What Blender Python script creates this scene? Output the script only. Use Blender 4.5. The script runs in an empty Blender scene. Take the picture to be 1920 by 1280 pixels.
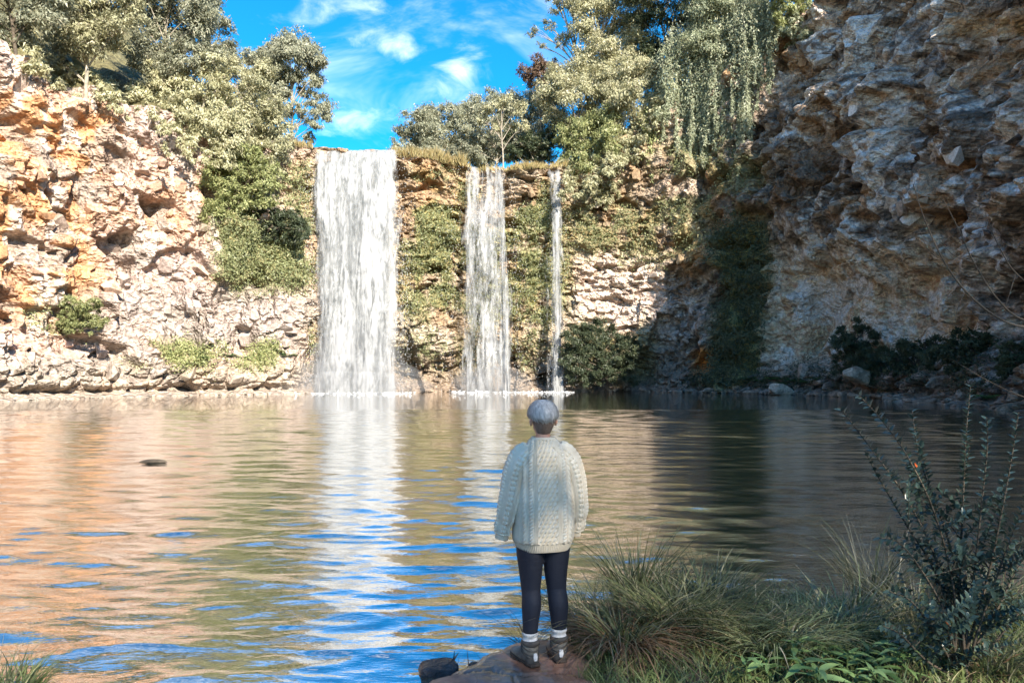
import bpy, math, random
import numpy as np
from mathutils import Vector, Matrix

# ------------------------------------------------------------------ camera, sky, sun, exposure
sc = bpy.context.scene
col = sc.collection
FPX, HY, CH = 1387.0, 700.0, 2.05          # focal length in photo pixels, horizon row, eye height above the water
cam_data = bpy.data.cameras.new('camera')
cam_data.sensor_width = 36.0
cam_data.lens = 36.0 * FPX / 1920.0
cam_data.shift_y = (HY - 640.0) / 1920.0
cam_data.clip_start = 0.1
cam_data.clip_end = 3000.0
cam = bpy.data.objects.new('camera', cam_data)
cam.location = (0, 0, CH)
cam.rotation_euler = (math.radians(90), 0, 0)
col.objects.link(cam)
sc.camera = cam

SUN_AZ = math.radians(152.0)               # clockwise from +Y: behind the camera, to its right
SUN_EL = math.radians(33.0)
sun_vec = Vector((math.sin(SUN_AZ) * math.cos(SUN_EL), math.cos(SUN_AZ) * math.cos(SUN_EL), math.sin(SUN_EL)))
sl = bpy.data.lights.new('sun', 'SUN')
sl.energy = 5.0
sl.angle = math.radians(0.5)
sl.color = (1.0, 0.965, 0.91)
so = bpy.data.objects.new('sun', sl)
so.rotation_euler = (-sun_vec).to_track_quat('-Z', 'Y').to_euler()
so.location = (40, -60, 60)
col.objects.link(so)

w = bpy.data.worlds.new('World')
sc.world = w
w.use_nodes = True
nt = w.node_tree
nt.nodes.clear()
def wn(t, **kw):
    n = nt.nodes.new(t)
    for k, v in kw.items():
        setattr(n, k, v)
    return n
sky = wn('ShaderNodeTexSky', sky_type='NISHITA')
sky.sun_disc = False
sky.sun_elevation = SUN_EL
sky.sun_rotation = SUN_AZ
sky.altitude = 700
sky.air_density = 1.0
sky.dust_density = 0.3
sky.ozone_density = 1.6
hs = wn('ShaderNodeHueSaturation')
hs.inputs['Saturation'].default_value = 1.6
hs.inputs['Value'].default_value = 0.88
tc = wn('ShaderNodeTexCoord')
mp = wn('ShaderNodeMapping')
mp.inputs['Scale'].default_value = (11.0, 11.0, 22.0)
nz = wn('ShaderNodeTexNoise')
nz.inputs['Scale'].default_value = 1.0
nz.inputs['Detail'].default_value = 8.0
nz.inputs['Roughness'].default_value = 0.6
nz.inputs['Distortion'].default_value = 0.6
L = nt.links.new
L(tc.outputs['Generated'], mp.inputs['Vector'])
L(mp.outputs[0], nz.inputs['Vector'])
acc = None
# where the cloud banks hang: (photo px, photo py, spread, weight)
for (px, py, sp, wt) in [(856, 130, .022, .17), (875, 155, .034, .22), (800, 190, .045, .14), (740, 205, .05, .12), (700, 80, .04, .10), (735, 82, .03, .10), (670, 235, .04, .26),
                         (500, 25, .12, .06), (900, -20, .12, .14), (640, 0, .09, .06), (920, 105, .05, .06)]:
    d = Vector(((px - 960) / FPX, 1.0, (HY - py) / FPX)).normalized()
    sub = wn('ShaderNodeVectorMath', operation='SUBTRACT')
    sub.inputs[1].default_value = d
    L(tc.outputs['Generated'], sub.inputs[0])
    sq = wn('ShaderNodeVectorMath', operation='MULTIPLY')
    sq.inputs[1].default_value = (1, 1, 2.2)
    L(sub.outputs[0], sq.inputs[0])
    ln = wn('ShaderNodeVectorMath', operation='LENGTH')
    L(sq.outputs[0], ln.inputs[0])
    mr = wn('ShaderNodeMapRange', interpolation_type='SMOOTHERSTEP')
    mr.inputs['From Min'].default_value = sp * 2.0
    mr.inputs['From Max'].default_value = 0.0
    mr.inputs['To Max'].default_value = wt
    L(ln.outputs['Value'], mr.inputs['Value'])
    if acc is None:
        acc = mr.outputs[0]
    else:
        ad = wn('ShaderNodeMath', operation='ADD')
        L(acc, ad.inputs[0]); L(mr.outputs[0], ad.inputs[1])
        acc = ad.outputs[0]
ad = wn('ShaderNodeMath', operation='ADD')
L(acc, ad.inputs[0]); L(nz.outputs['Fac'], ad.inputs[1])
cr = wn('ShaderNodeMapRange', interpolation_type='SMOOTHSTEP')
cr.inputs['From Min'].default_value = 0.60
cr.inputs['From Max'].default_value = 1.30
cr.inputs['To Max'].default_value = 0.92
L(ad.outputs[0], cr.inputs['Value'])
mp2 = wn('ShaderNodeMapping'); mp2.inputs['Scale'].default_value = (2.2, 2.2, 7.0); mp2.inputs['Rotation'].default_value = (0, .25, .5)
nz2 = wn('ShaderNodeTexNoise'); nz2.inputs['Scale'].default_value = 1.0; nz2.inputs['Detail'].default_value = 6.0; nz2.inputs['Roughness'].default_value = .62; nz2.inputs['Distortion'].default_value = 1.2
cr2 = wn('ShaderNodeMapRange', interpolation_type='SMOOTHSTEP'); cr2.inputs['From Min'].default_value = .48; cr2.inputs['From Max'].default_value = .82; cr2.inputs['To Max'].default_value = .42
L(tc.outputs['Generated'], mp2.inputs['Vector']); L(mp2.outputs[0], nz2.inputs['Vector']); L(nz2.outputs['Fac'], cr2.inputs['Value'])
cmx = wn('ShaderNodeMath', operation='MAXIMUM'); L(cr.outputs[0], cmx.inputs[0]); L(cr2.outputs[0], cmx.inputs[1])
mx = wn('ShaderNodeMix', data_type='RGBA')
mx.inputs['B'].default_value = (8.0, 8.3, 8.8, 1)
L(sky.outputs[0], hs.inputs['Color'])
L(cmx.outputs[0], mx.inputs['Factor'])
L(hs.outputs[0], mx.inputs['A'])
bg = wn('ShaderNodeBackground')
bg.inputs['Strength'].default_value = 0.143
wo = wn('ShaderNodeOutputWorld')
L(mx.outputs['Result'], bg.inputs['Color'])
L(bg.outputs[0], wo.inputs['Surface'])

sc.view_settings.view_transform = 'Standard'
sc.view_settings.look = 'None'
sc.view_settings.exposure = 1.5
sc.view_settings.gamma = 1.0
sc.view_settings.use_white_balance = True          # the camera balanced for the open shade
sc.view_settings.white_balance_temperature = 7300
sc.view_settings.white_balance_tint = 10
sc.view_settings.use_curve_mapping = False
sc.render.engine = 'CYCLES'
sc.cycles.use_denoising = True
sc.cycles.max_bounces = 8
sc.cycles.diffuse_bounces = 3
sc.cycles.glossy_bounces = 3
sc.cycles.transparent_max_bounces = 24
sc.cycles.caustics_reflective = False
sc.cycles.caustics_refractive = False
sc.cycles.sample_clamp_indirect = 6.0

# ------------------------------------------------------------------ helpers
rng = np.random.default_rng(11)
def PX(px, py, Y):
    """world point that stands Y metres in front of the viewer where the photograph shows (px, py)"""
    return Vector(((px - 960) / FPX * Y, Y, CH + (HY - py) / FPX * Y))

def hsh(ix, iy, seed):
    with np.errstate(over='ignore'):
        h = (ix.astype(np.int64).astype(np.uint32) * np.uint32(374761393) + iy.astype(np.int64).astype(np.uint32) * np.uint32(668265263)
             + np.uint32((seed * 974711 + 12345) & 0xffffffff))
        h = (h ^ (h >> np.uint32(13))) * np.uint32(1274126177)
        h = (h ^ (h >> np.uint32(15))) * np.uint32(2246822519)
        h ^= h >> np.uint32(16)
    return h.astype(np.float64) / 4294967296.0

def vnoise(x, y, seed=0):
    ix, iy = np.floor(x), np.floor(y)
    fx, fy = x - ix, y - iy
    fx = fx * fx * fx * (fx * (fx * 6 - 15) + 10)
    fy = fy * fy * fy * (fy * (fy * 6 - 15) + 10)
    a, b = hsh(ix, iy, seed), hsh(ix + 1, iy, seed)
    c, d = hsh(ix, iy + 1, seed), hsh(ix + 1, iy + 1, seed)
    return (a * (1 - fx) + b * fx) * (1 - fy) + (c * (1 - fx) + d * fx) * fy

def fbm(x, y, seed=0, octv=4, gain=0.5):
    t = 0; a = 1; n = 0
    for o in range(octv):
        t = t + a * vnoise(x * 2 ** o + 17.3 * o, y * 2 ** o - 9.1 * o, seed + o * 7)
        n += a; a *= gain
    return t / n

def cells(x, y, seed):
    """jittered cells: four random numbers per cell, offset from the cell's centre, distance to its border"""
    ix, iy = np.floor(x), np.floor(y)
    f1 = np.full(x.shape, 1e9); f2 = np.full(x.shape, 1e9)
    bx = np.zeros(x.shape); by = np.zeros(x.shape); du = np.zeros(x.shape); dv = np.zeros(x.shape)
    for ox in (-1, 0, 1):
        for oy in (-1, 0, 1):
            cx, cy = ix + ox, iy + oy
            px = cx + 0.1 + 0.8 * hsh(cx, cy, seed); py = cy + 0.1 + 0.8 * hsh(cx, cy, seed + 1)
            d = (x - px) ** 2 + (y - py) ** 2
            m = d < f1
            f2 = np.where(m, f1, np.minimum(f2, d))
            f1 = np.where(m, d, f1)
            bx = np.where(m, cx, bx); by = np.where(m, cy, by)
            du = np.where(m, x - px, du); dv = np.where(m, y - py, dv)
    r = [hsh(bx, by, seed + k) for k in (2, 3, 4, 5)]
    return r, du, dv, np.sqrt(f2) - np.sqrt(f1)

def sstep(a, b, x):
    t = np.clip((x - a) / (b - a), 0, 1)
    return t * t * (3 - 2 * t)

def mesh_np(name, V, F, mat=None, parent=None, smooth=False, attrs=None, uv=None):
    V = np.asarray(V, dtype=np.float32); F = np.asarray(F, dtype=np.int32)
    me = bpy.data.meshes.new(name)
    n, k = F.shape
    me.vertices.add(len(V)); me.vertices.foreach_set('co', V.ravel())
    me.loops.add(n * k); me.loops.foreach_set('vertex_index', F.ravel())
    me.polygons.add(n)
    me.polygons.foreach_set('loop_start', np.arange(0, n * k, k, dtype=np.int32))
    me.polygons.foreach_set('loop_total', np.full(n, k, dtype=np.int32))
    me.polygons.foreach_set('use_smooth', np.full(n, bool(smooth)))
    me.update(calc_edges=True)
    if attrs:
        for an, (ty, dat) in attrs.items():
            a = me.attributes.new(an, ty, 'POINT')
            a.data.foreach_set('color' if ty == 'FLOAT_COLOR' else 'value', np.asarray(dat, dtype=np.float32).ravel())
    if mat: me.materials.append(mat)
    return link(name, me, parent)

def link(name, data, parent=None):
    o = bpy.data.objects.new(name, data)
    col.objects.link(o)
    if parent is not None: o.parent = parent
    return o

def empty(name, loc=(0, 0, 0), rz=0.0):
    o = bpy.data.objects.new(name, None)
    o.location = loc; o.rotation_euler = (0, 0, rz); o.empty_display_size = 0.2
    col.objects.link(o)
    return o

def tag(o, label=None, cat=None, group=None, kind=None):
    if label: o['label'] = label
    if cat: o['category'] = cat
    if group: o['group'] = group
    if kind: o['kind'] = kind
    return o

def grid_faces(nr, nc, wrap=False):
    r = np.arange(nr - 1)[:, None]
    c = np.arange(nc if wrap else nc - 1)[None, :]
    c2 = (c + 1) % nc
    return np.stack([r * nc + c, r * nc + c2, (r + 1) * nc + c2, (r + 1) * nc + c], -1).reshape(-1, 4)

def rot_frames(T):
    """two unit vectors across each direction in T"""
    T = T / np.maximum(np.linalg.norm(T, axis=1, keepdims=True), 1e-9)
    up = np.where(np.abs(T[:, 2:3]) > 0.93, np.array([[1.0, 0, 0]]), np.array([[0, 0, 1.0]]))
    A = np.cross(up, T); A /= np.linalg.norm(A, axis=1, keepdims=True)
    return A, np.cross(T, A)

class Bag:
    """collects tubes, leaves and rings of ONE part"""
    def __init__(s): s.V = []; s.Q = []; s.T = []; s.n = 0
    def add(s, V, Q=None, T=None):
        if Q is not None and len(Q): s.Q.append(np.asarray(Q) + s.n)
        if T is not None and len(T): s.T.append(np.asarray(T) + s.n)
        s.V.append(np.asarray(V, dtype=np.float32)); s.n += len(V)
    def tube(s, pts, rad, k=6):
        pts = np.asarray(pts, float); n = len(pts)
        rad = np.broadcast_to(np.asarray(rad, float), (n,))
        T = np.gradient(pts, axis=0); A, B = rot_frames(T)
        for i in range(1, n):                       # keep the frame from flipping
            if np.dot(A[i], A[i - 1]) < 0: A[i] = -A[i]; B[i] = -B[i]
        a = np.linspace(0, 2 * np.pi, k, endpoint=False)
        V = pts[:, None] + rad[:, None, None] * (np.cos(a)[None, :, None] * A[:, None] + np.sin(a)[None, :, None] * B[:, None])
        s.add(V.reshape(-1, 3), grid_faces(n, k, True))
    def leaves(s, C, D, N, Ln, Wd, fold=0.0, tri=False):
        """kite leaves: base C, long axis D, face normal N"""
        C = np.asarray(C, float); n = len(C); D = np.asarray(D, float); N = np.asarray(N, float)
        D = D / np.linalg.norm(D, axis=1, keepdims=True)
        S = np.cross(D, N); S /= np.maximum(np.linalg.norm(S, axis=1, keepdims=True), 1e-6)
        U = np.cross(S, D)
        Ln = np.broadcast_to(np.asarray(Ln, float), (n,))[:, None]; Wd = np.broadcast_to(np.asarray(Wd, float), (n,))[:, None]
        if tri:
            s.add(np.stack([C - S * Wd * .5, C + S * Wd * .5, C + D * Ln], 1).reshape(-1, 3), None, np.arange(n * 3).reshape(-1, 3)); return
        m = C + D * Ln * 0.45
        V = np.stack([C, m + S * Wd * .5 + U * fold * Wd, C + D * Ln, m - S * Wd * .5 + U * fold * Wd], 1).reshape(-1, 3)
        s.add(V, np.arange(n * 4).reshape(-1, 4))
    def build(s, name, mat, parent=None, smooth=False):
        V = np.concatenate(s.V) if s.V else np.zeros((0, 3))
        if not s.T: F = np.concatenate(s.Q)
        elif not s.Q: F = np.concatenate(s.T)
        else:
            q = [np.stack([f[:, [0, 1, 2]], f[:, [0, 2, 3]]], 1).reshape(-1, 3) for f in s.Q]
            F = np.concatenate(q + s.T)
        return mesh_np(name, V, F, mat, parent, smooth)

def unit(v):
    v = np.asarray(v, float)
    return v / np.maximum(np.linalg.norm(v, axis=-1, keepdims=True), 1e-9)

# ------------------------------------------------------------------ materials
def new_mat(name):
    m = bpy.data.materials.new(name); m.use_nodes = True
    m.node_tree.nodes.clear()
    return m, m.node_tree

class NB:
    def __init__(s, tree): s.t = tree
    def n(s, ty, ins=None, **kw):
        x = s.t.nodes.new(ty)
        for k, v in kw.items(): setattr(x, k, v)
        for k, v in (ins or {}).items():
            if hasattr(v, 'is_linked') or isinstance(v, bpy.types.NodeSocket): s.t.links.new(v, x.inputs[k])
            else: x.inputs[k].default_value = v
        return x
    def math(s, op, a, b=None):
        x = s.t.nodes.new('ShaderNodeMath'); x.operation = op
        for i, v in enumerate((a, b)):
            if v is None: continue
            if isinstance(v, bpy.types.NodeSocket): s.t.links.new(v, x.inputs[i])
            else: x.inputs[i].default_value = v
        return x.outputs[0]
    def mix(s, f, a, b, blend='MIX'):
        x = s.t.nodes.new('ShaderNodeMix'); x.data_type = 'RGBA'; x.blend_type = blend
        for k, v in (('Factor', f), ('A', a), ('B', b)):
            if isinstance(v, bpy.types.NodeSocket): s.t.links.new(v, x.inputs[k])
            else: x.inputs[k].default_value = v if k == 'Factor' else (*v, 1)
        return x.outputs['Result']
    def rng(s, v, a, b, c=0.0, d=1.0, interp='SMOOTHSTEP'):
        x = s.t.nodes.new('ShaderNodeMapRange'); x.interpolation_type = interp
        s.t.links.new(v, x.inputs['Value'])
        for k, q in (('From Min', a), ('From Max', b), ('To Min', c), ('To Max', d)): x.inputs[k].default_value = q
        return x.outputs[0]
    def noise(s, scale, detail=4, rough=0.55, vec=None, scl=None, dist=0.0):
        if vec is None: vec = s.n('ShaderNodeTexCoord').outputs['Object']
        if scl is not None: vec = s.n('ShaderNodeMapping', {'Vector': vec, 'Scale': scl}).outputs[0]
        return s.n('ShaderNodeTexNoise', {'Vector': vec, 'Scale': scale, 'Detail': detail, 'Roughness': rough, 'Distortion': dist}).outputs['Fac']
    def out(s, surf=None, vol=None):
        o = s.n('ShaderNodeOutputMaterial')
        if surf is not None: s.t.links.new(surf, o.inputs['Surface'])
        if vol is not None: s.t.links.new(vol, o.inputs['Volume'])

def leaf_mat(name, c1, c2, c3=None, trans=0.4, rough=0.6, patch=0.35, gloss=0.02):
    """foliage: colour varies leaf by leaf and from plant to plant"""
    m, t = new_mat(name); b = NB(t)
    g = b.n('ShaderNodeNewGeometry')
    oi = b.n('ShaderNodeObjectInfo')
    pn = b.noise(patch, 2, vec=g.outputs['Position'])
    f = b.math('ADD', b.math('MULTIPLY', g.outputs['Random Per Island'], 0.6), b.math('MULTIPLY', b.rng(pn, .3, .7), 0.4))
    c = b.mix(f, c1, c2)
    if c3 is not None:
        c = b.mix(b.rng(g.outputs['Random Per Island'], .86, .97), c, c3)
    c = b.n('ShaderNodeHueSaturation', {'Color': c, 'Value': b.rng(oi.outputs['Random'], 0, 1, .85, 1.15, 'LINEAR')}).outputs[0]
    d = b.n('ShaderNodeBsdfDiffuse', {'Color': c})
    tr = b.n('ShaderNodeBsdfTranslucent', {'Color': c})
    x = b.n('ShaderNodeMixShader', {0: trans, 1: d.outputs[0], 2: tr.outputs[0]})
    gl = b.n('ShaderNodeBsdfGlossy', {'Color': (1, 1, 1, 1), 'Roughness': rough * .75})
    x2 = b.n('ShaderNodeMixShader', {0: gloss, 1: x.outputs[0], 2: gl.outputs[0]})
    b.out(x2.outputs[0])
    return m

def plain_mat(name, c1, c2, scale=8.0, rough=0.8, bump=0.3, bscale=30.0, spec=0.3, bdist=0.01, detail=5):
    m, t = new_mat(name); b = NB(t)
    f = b.rng(b.noise(scale, detail, .6), .3, .7)
    c = b.mix(f, c1, c2)
    bp = b.n('ShaderNodeBump', {'Height': b.noise(bscale, 4, .6), 'Strength': bump, 'Distance': bdist})
    p = b.n('ShaderNodeBsdfPrincipled', {'Base Color': c, 'Roughness': rough, 'Specular IOR Level': spec, 'Normal': bp.outputs[0]})
    b.out(p.outputs[0])
    return m

M = {}
M['euc'] = leaf_mat('eucalypt_leaf', (.19, .20, .135), (.38, .39, .285), (.45, .42, .31))
M['pale'] = leaf_mat('pale_leaf', (.31, .305, .17), (.56, .545, .36), (.62, .56, .40), trans=.35)
M['fresh'] = leaf_mat('fresh_leaf', (.20, .225, .09), (.40, .43, .20), (.46, .43, .22), trans=.35)
M['vine'] = leaf_mat('vine_leaf', (.19, .22, .135), (.40, .43, .30), (.44, .43, .29))
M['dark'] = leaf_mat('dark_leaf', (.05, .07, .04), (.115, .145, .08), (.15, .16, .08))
M['moss'] = leaf_mat('ground_cover_leaf', (.16, .18, .08), (.32, .345, .18), (.38, .35, .19))
M['brownleaf'] = leaf_mat('russet_leaf', (.10, .06, .04), (.2, .13, .09), (.22, .16, .1))
M['fern'] = leaf_mat('fern_leaf', (.07, .15, .05), (.14, .27, .09), trans=.4)
M['drygrass'] = leaf_mat('dry_grass', (.22, .19, .08), (.42, .33, .16), (.36, .22, .10), trans=.3)
M['bark'] = plain_mat('pale_bark', (.20, .17, .13), (.38, .34, .28), 3.0, .85, .4, 12.0)
M['darkbark'] = plain_mat('dark_bark', (.05, .04, .03), (.12, .095, .07), 5.0, .85, .5, 20.0)
# ------------------------------------------------------------------ the gorge wall
ctrl = np.array([  # X, Y of the foot of the wall, height of its rim
 (-52, -45, 22), (-50, -15, 25), (-45, 12, 28), (-41.5, 32, 29), (-40, 46, 28.5), (-39.4, 56.5, 28), (-36.9, 63.2, 27.6), (-33, 69.3, 27), (-27, 74.2, 26.4),
 (-21.0, 78.0, 26.2), (-17, 80.3, 26.4), (-12.3, 81.5, 26.2), (-6, 83.6, 25.6), (0, 84.4, 25.4), (6.2, 84.4, 25.6), (11, 84.2, 27.5), (16, 83.2, 31.5),
 (20.6, 81.5, 35), (25, 77.8, 37.5), (28.5, 73, 38.5), (31, 67.5, 38), (32.6, 60.5, 35.5), (32.8, 53, 32.5), (32.0, 46, 30), (31, 36, 27), (31, 22, 26), (34, 5, 25), (40, -15, 25), (44, -45, 20)], float)
def catmull(P, n=40):
    out = []
    Q = np.vstack([2 * P[0] - P[1], P, 2 * P[-1] - P[-2]])
    for i in range(1, len(Q) - 2):
        t = np.linspace(0, 1, n, endpoint=False)[:, None]
        p0, p1, p2, p3 = Q[i - 1], Q[i], Q[i + 1], Q[i + 2]
        out.append(.5 * (2 * p1 + (p2 - p0) * t + (2 * p0 - 5 * p1 + 4 * p2 - p3) * t ** 2 + (3 * p1 - p0 - 3 * p2 + p3) * t ** 3))
    return np.vstack(out + [P[-1:]])
cp = catmull(ctrl)
sl_ = np.concatenate([[0], np.cumsum(np.linalg.norm(np.diff(cp[:, :2], axis=0), axis=1))])
pxs = np.where(cp[:, 1] > 5, 960 + FPX * cp[:, 0] / np.maximum(cp[:, 1], 5), np.where(cp[:, 0] < 0, -9999, 9999))
s_in0 = sl_[np.argmax(pxs > -120)]; s_in1 = sl_[len(pxs) - 1 - np.argmax(pxs[::-1] < 2100)]
S = np.concatenate([np.arange(0, s_in0, 0.9), np.arange(s_in0, s_in1, 0.135), np.arange(s_in1, sl_[-1], 0.9)])
PXc = np.interp(S, sl_, cp[:, 0]); PYc = np.interp(S, sl_, cp[:, 1]); Hc = np.interp(S, sl_, cp[:, 2])
k = np.ones(25) / 25
def ssmooth(a): return np.convolve(np.pad(a, 12, 'edge'), k, 'valid')
tx, ty = np.gradient(PXc, S), np.gradient(PYc, S)
tx, ty = ssmooth(tx), ssmooth(ty)
tl = np.hypot(tx, ty); tx, ty = tx / tl, ty / tl
NXc, NYc = ty, -tx                                      # into the gorge
NR = 258
v = np.linspace(0, 1, NR)[:, None]
Zb = -1.2 + (Hc[None, :] + 1.2) * v
Sg = np.broadcast_to(S[None, :], Zb.shape)
px = np.where(PYc > 8, 960 + FPX * PXc / np.maximum(PYc, 8), np.where(PXc < 0, -900, 2900))[None, :] + 0 * Zb
Yc_ = np.maximum(np.where(PYc > 8, PYc, 40), 20)[None, :]
py = HY - FPX * (Zb - CH) / Yc_
def box(px0, px1, py0, py1, soft=40):
    return sstep(px0 - soft, px0 + soft, px) * (1 - sstep(px1 - soft, px1 + soft, px)) * sstep(py0 - soft, py0 + soft, py) * (1 - sstep(py1 - soft, py1 + soft, py))
wu = Sg + 1.3 * (fbm(Sg * .22, Zb * .22, 3, 2) - .5) * 2
wv = Zb + 1.0 * (fbm(Sg * .22, Zb * .22, 23, 2) - .5) * 2
def soften(a, n):
    for _ in range(n):
        a = np.pad(a, 1, 'edge')
        a = (a[1:-1, :-2] + 2 * a[1:-1, 1:-1] + a[1:-1, 2:]) / 4
        a = np.pad(a, ((1, 1), (0, 0)), 'edge')
        a = (a[:-2] + 2 * a[1:-1] + a[2:]) / 4
    return a
def facets(u, v_, su, sv, seed, amp, tilt, hole=0.0, crack=0.0):
    r, du, dv, e = cells(u / su, v_ / sv, seed)
    d = amp * (r[0] - .5) + tilt * ((r[1] - .5) * du * su + (r[2] - .5) * dv * sv)
    if hole: d = d - amp * 1.9 * (r[3] < hole)
    if crack: d = d - crack * (1 - sstep(0.0, 0.07, e)) * sstep(.40, .55, vnoise(u * .4, v_ * .4, seed + 9))
    return d, r, e
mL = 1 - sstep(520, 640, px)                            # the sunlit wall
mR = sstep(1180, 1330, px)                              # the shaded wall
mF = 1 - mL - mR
# sunlit wall: broken blocks above, columns below, a ledge of rounded boulders at the water
f1, r1, e1 = facets(wu, wv, 4.2, 4.6, 41, 1.5, .5, .0, .10)
f1 = soften(f1, 2)
f2, r2, e2 = facets(wu + .3 * wv, wv, 1.9, 1.9, 42, .85, .7, .06, .40)
f2 = soften(f2, 1)
f3, r3, e3 = facets(wu - .25 * wv, wv, .85, .7, 43, .24, .55, .06, .14)
f4, r4, e4 = facets(wu, wv, 1.5, 6.5, 44, 1.1, .7, .0, .6)
f4 = soften(f4, 2)
colz = box(150, 600, 540, 660, 25)
bould0 = 1 - sstep(2.3, 4.5, Zb)
dL = f1 + (1 - colz) * f2 + f3 * (1 - .5 * colz) + colz * f4 + .6 * (1 - colz) * (1 - bould0) * f4
dL += 3.2 * (fbm(Sg * .09, Zb * .09, 50, 3) - .5)
wob = fbm(Sg * .9, Zb * 1.4, 60, 4)
bould = 1 - sstep(2.3, 4.5, Zb)
f5, r5, e5 = facets(wu, wv, 1.7, 1.1, 45, .5, .2)
dL = dL * (1 - .6 * bould) + bould * (1.3 + .45 * sstep(0, .35, e5) + f5 - .9 * np.exp(-((Zb - .55) / .35) ** 2)) + 1.2 * (1 - sstep(.0, .5, Zb))
dL -= .075 * np.maximum(Zb - 8, 0)
fan = box(150, 240, 250, 380, 25)
dL += fan * .22 * np.sin((Sg * 1.3 - Zb * .45 + .02 * Zb ** 2) * 5.2)
# wall behind the falls: thin beds, broken and mossy, undercut near the water
g1, q1, _ = facets(wu, wv, 3.8, 1.5, 51, 1.0, .3, 0, .2)
g1 = soften(g1, 2)
g2, q2, _ = facets(wu, wv, 1.3, .6, 52, .6, .5, .15, .14)
g3, q3, _ = facets(wu, wv, .6, .3, 53, .22, .5, .1, .05)
low = 1 - sstep(9, 14, Zb)
g4, q4, _ = facets(wu, wv, 2.3, 2.6, 54, 1.0, .5, .1, .25)
dF = g1 * (1 - low) + g2 * (1 - .5 * low) + g3 + low * g4 + 2.2 * (fbm(Sg * .12, Zb * .12, 57, 3) - .5)
dF -= 1.6 * np.exp(-((Zb - 2.6) / 1.9) ** 2) * (1 - np.exp(-Zb.clip(0) * 1.2)) - 1.1 * (1 - sstep(.1, .9, Zb))
dF += .9 * sstep(22, 25, Zb)
for (xa, xb) in ((575, 765), (860, 965)):               # the falls have cut back the lip
    dF -= .9 * box(xa, xb, -500, 900, 18)
    dL -= .9 * box(xa, xb, -500, 900, 18)
# shaded wall: slabs that dip towards the falls, overhanging a paler hollow
ca, sa = math.cos(.5), math.sin(.5)
ru, rv = wu * ca + wv * sa, -wu * sa + wv * ca
h1, k1, _ = facets(wu, wv, 5.0, 4.5, 61, 2.4, .7, 0, .2)
h1 = soften(h1, 2)
h2, k2, _ = facets(ru, rv, 2.3, 1.0, 62, 1.15, .8, .16, .35)
h2 = soften(h2, 2)
h3, k3, _ = facets(ru, rv, .95, .45, 63, .5, .8, .14, .04)
h3 = soften(h3, 1)
h4, k4, _ = facets(ru, rv, .45, .26, 64, .16, .6, 0, .0)
hol = box(1440, 1840, 470, 690, 35)
f6, r6, _ = facets(wu, wv, 2.6, 4.2, 65, .9, .5, .0, .5)
dR = h1 + (1 - .85 * hol) * (h2 + h3) + h4 * (1 - .6 * hol) + hol * f6 + 3.0 * (fbm(Sg * .1, Zb * .1, 67, 3) - .5)
dR += 2.2 * np.exp(-((py - 330) / 170) ** 2) - 1.3 * hol - .05 * np.maximum(Zb - 26, 0)
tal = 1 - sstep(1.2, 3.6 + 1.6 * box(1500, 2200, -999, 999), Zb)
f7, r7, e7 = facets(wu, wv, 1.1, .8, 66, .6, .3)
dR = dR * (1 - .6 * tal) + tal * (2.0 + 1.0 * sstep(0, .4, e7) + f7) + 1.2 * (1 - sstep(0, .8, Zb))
led = box(1470, 1700, 165, 240, 16)
dR += 1.3 * led
D = mL * dL + mF * dF + mR * dR
D = .75 * D + .25 * soften(D, 1)
Xg = PXc[None, :] + NXc[None, :] * D
Yg = PYc[None, :] + NYc[None, :] * D
# rock colour
def cc(*c): return np.array(c)[None, None, :]
n1 = fbm(Sg * .16, Zb * .2, 70, 4)[..., None]; n2 = fbm(Sg * .5, Zb * .5, 71, 4)[..., None]; n3 = fbm(Sg * 1.1, Zb * .35, 72, 4)[..., None]
n4 = fbm(Sg * 2.4, Zb * 2.4, 73, 3)[..., None]
def lerp(a, b, t): return a * (1 - t) + b * t
CL = lerp(cc(.55, .39, .315), cc(.47, .375, .335), sstep(.35, .65, n2))
org = np.maximum(np.maximum(box(-200, 190, 330, 600, 60), .8 * box(0, 110, 150, 330, 40)), np.maximum(.9 * box(60, 240, 190, 330, 40), .55 * box(200, 420, 330, 450, 50)))[..., None]
CL = lerp(CL, cc(.56, .30, .155), np.clip(org * sstep(.30, .54, n1 * .5 + n2 * .5) * 1.25, 0, 1))
CL = CL * (.80 + .4 * (.5 * r2[1] + .5 * r3[1])[..., None])
CL = lerp(CL, cc(.60, .52, .46), .8 * sstep(.56, .72, n3))
CL = lerp(CL, cc(.36, .31, .28), .7 * (colz[..., None]))
CL = lerp(CL, cc(.36, .32, .25), .6 * bould[..., None])
CL = lerp(CL, cc(.36, .31, .27) * .9, .75 * (r2[3][..., None] < .2))
CF = lerp(cc(.27, .19, .12), cc(.34, .27, .20), sstep(.35, .65, n2))
CF = lerp(CF, cc(.34, .18, .08), .8 * np.maximum(box(760, 870, 300, 400, 30), box(500, 590, 270, 400, 30))[..., None] * sstep(.4, .6, n2))
CF = lerp(CF, cc(.38, .33, .28), .7 * low[..., None] * sstep(.4, .6, n1))
wet = (1 - sstep(3, 6, Zb))[..., None]
CF = lerp(CF, cc(.20, .155, .12), .75 * wet)
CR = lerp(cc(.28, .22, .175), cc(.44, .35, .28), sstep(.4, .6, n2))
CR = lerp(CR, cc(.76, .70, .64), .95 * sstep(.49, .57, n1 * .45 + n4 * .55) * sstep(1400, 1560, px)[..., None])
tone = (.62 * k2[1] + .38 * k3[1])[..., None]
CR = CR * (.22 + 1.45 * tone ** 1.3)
CR = lerp(CR, cc(.36, .22, .12), .8 * sstep(.60, .7, fbm(Sg * .3, Zb * .3, 75, 3))[..., None])
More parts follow.
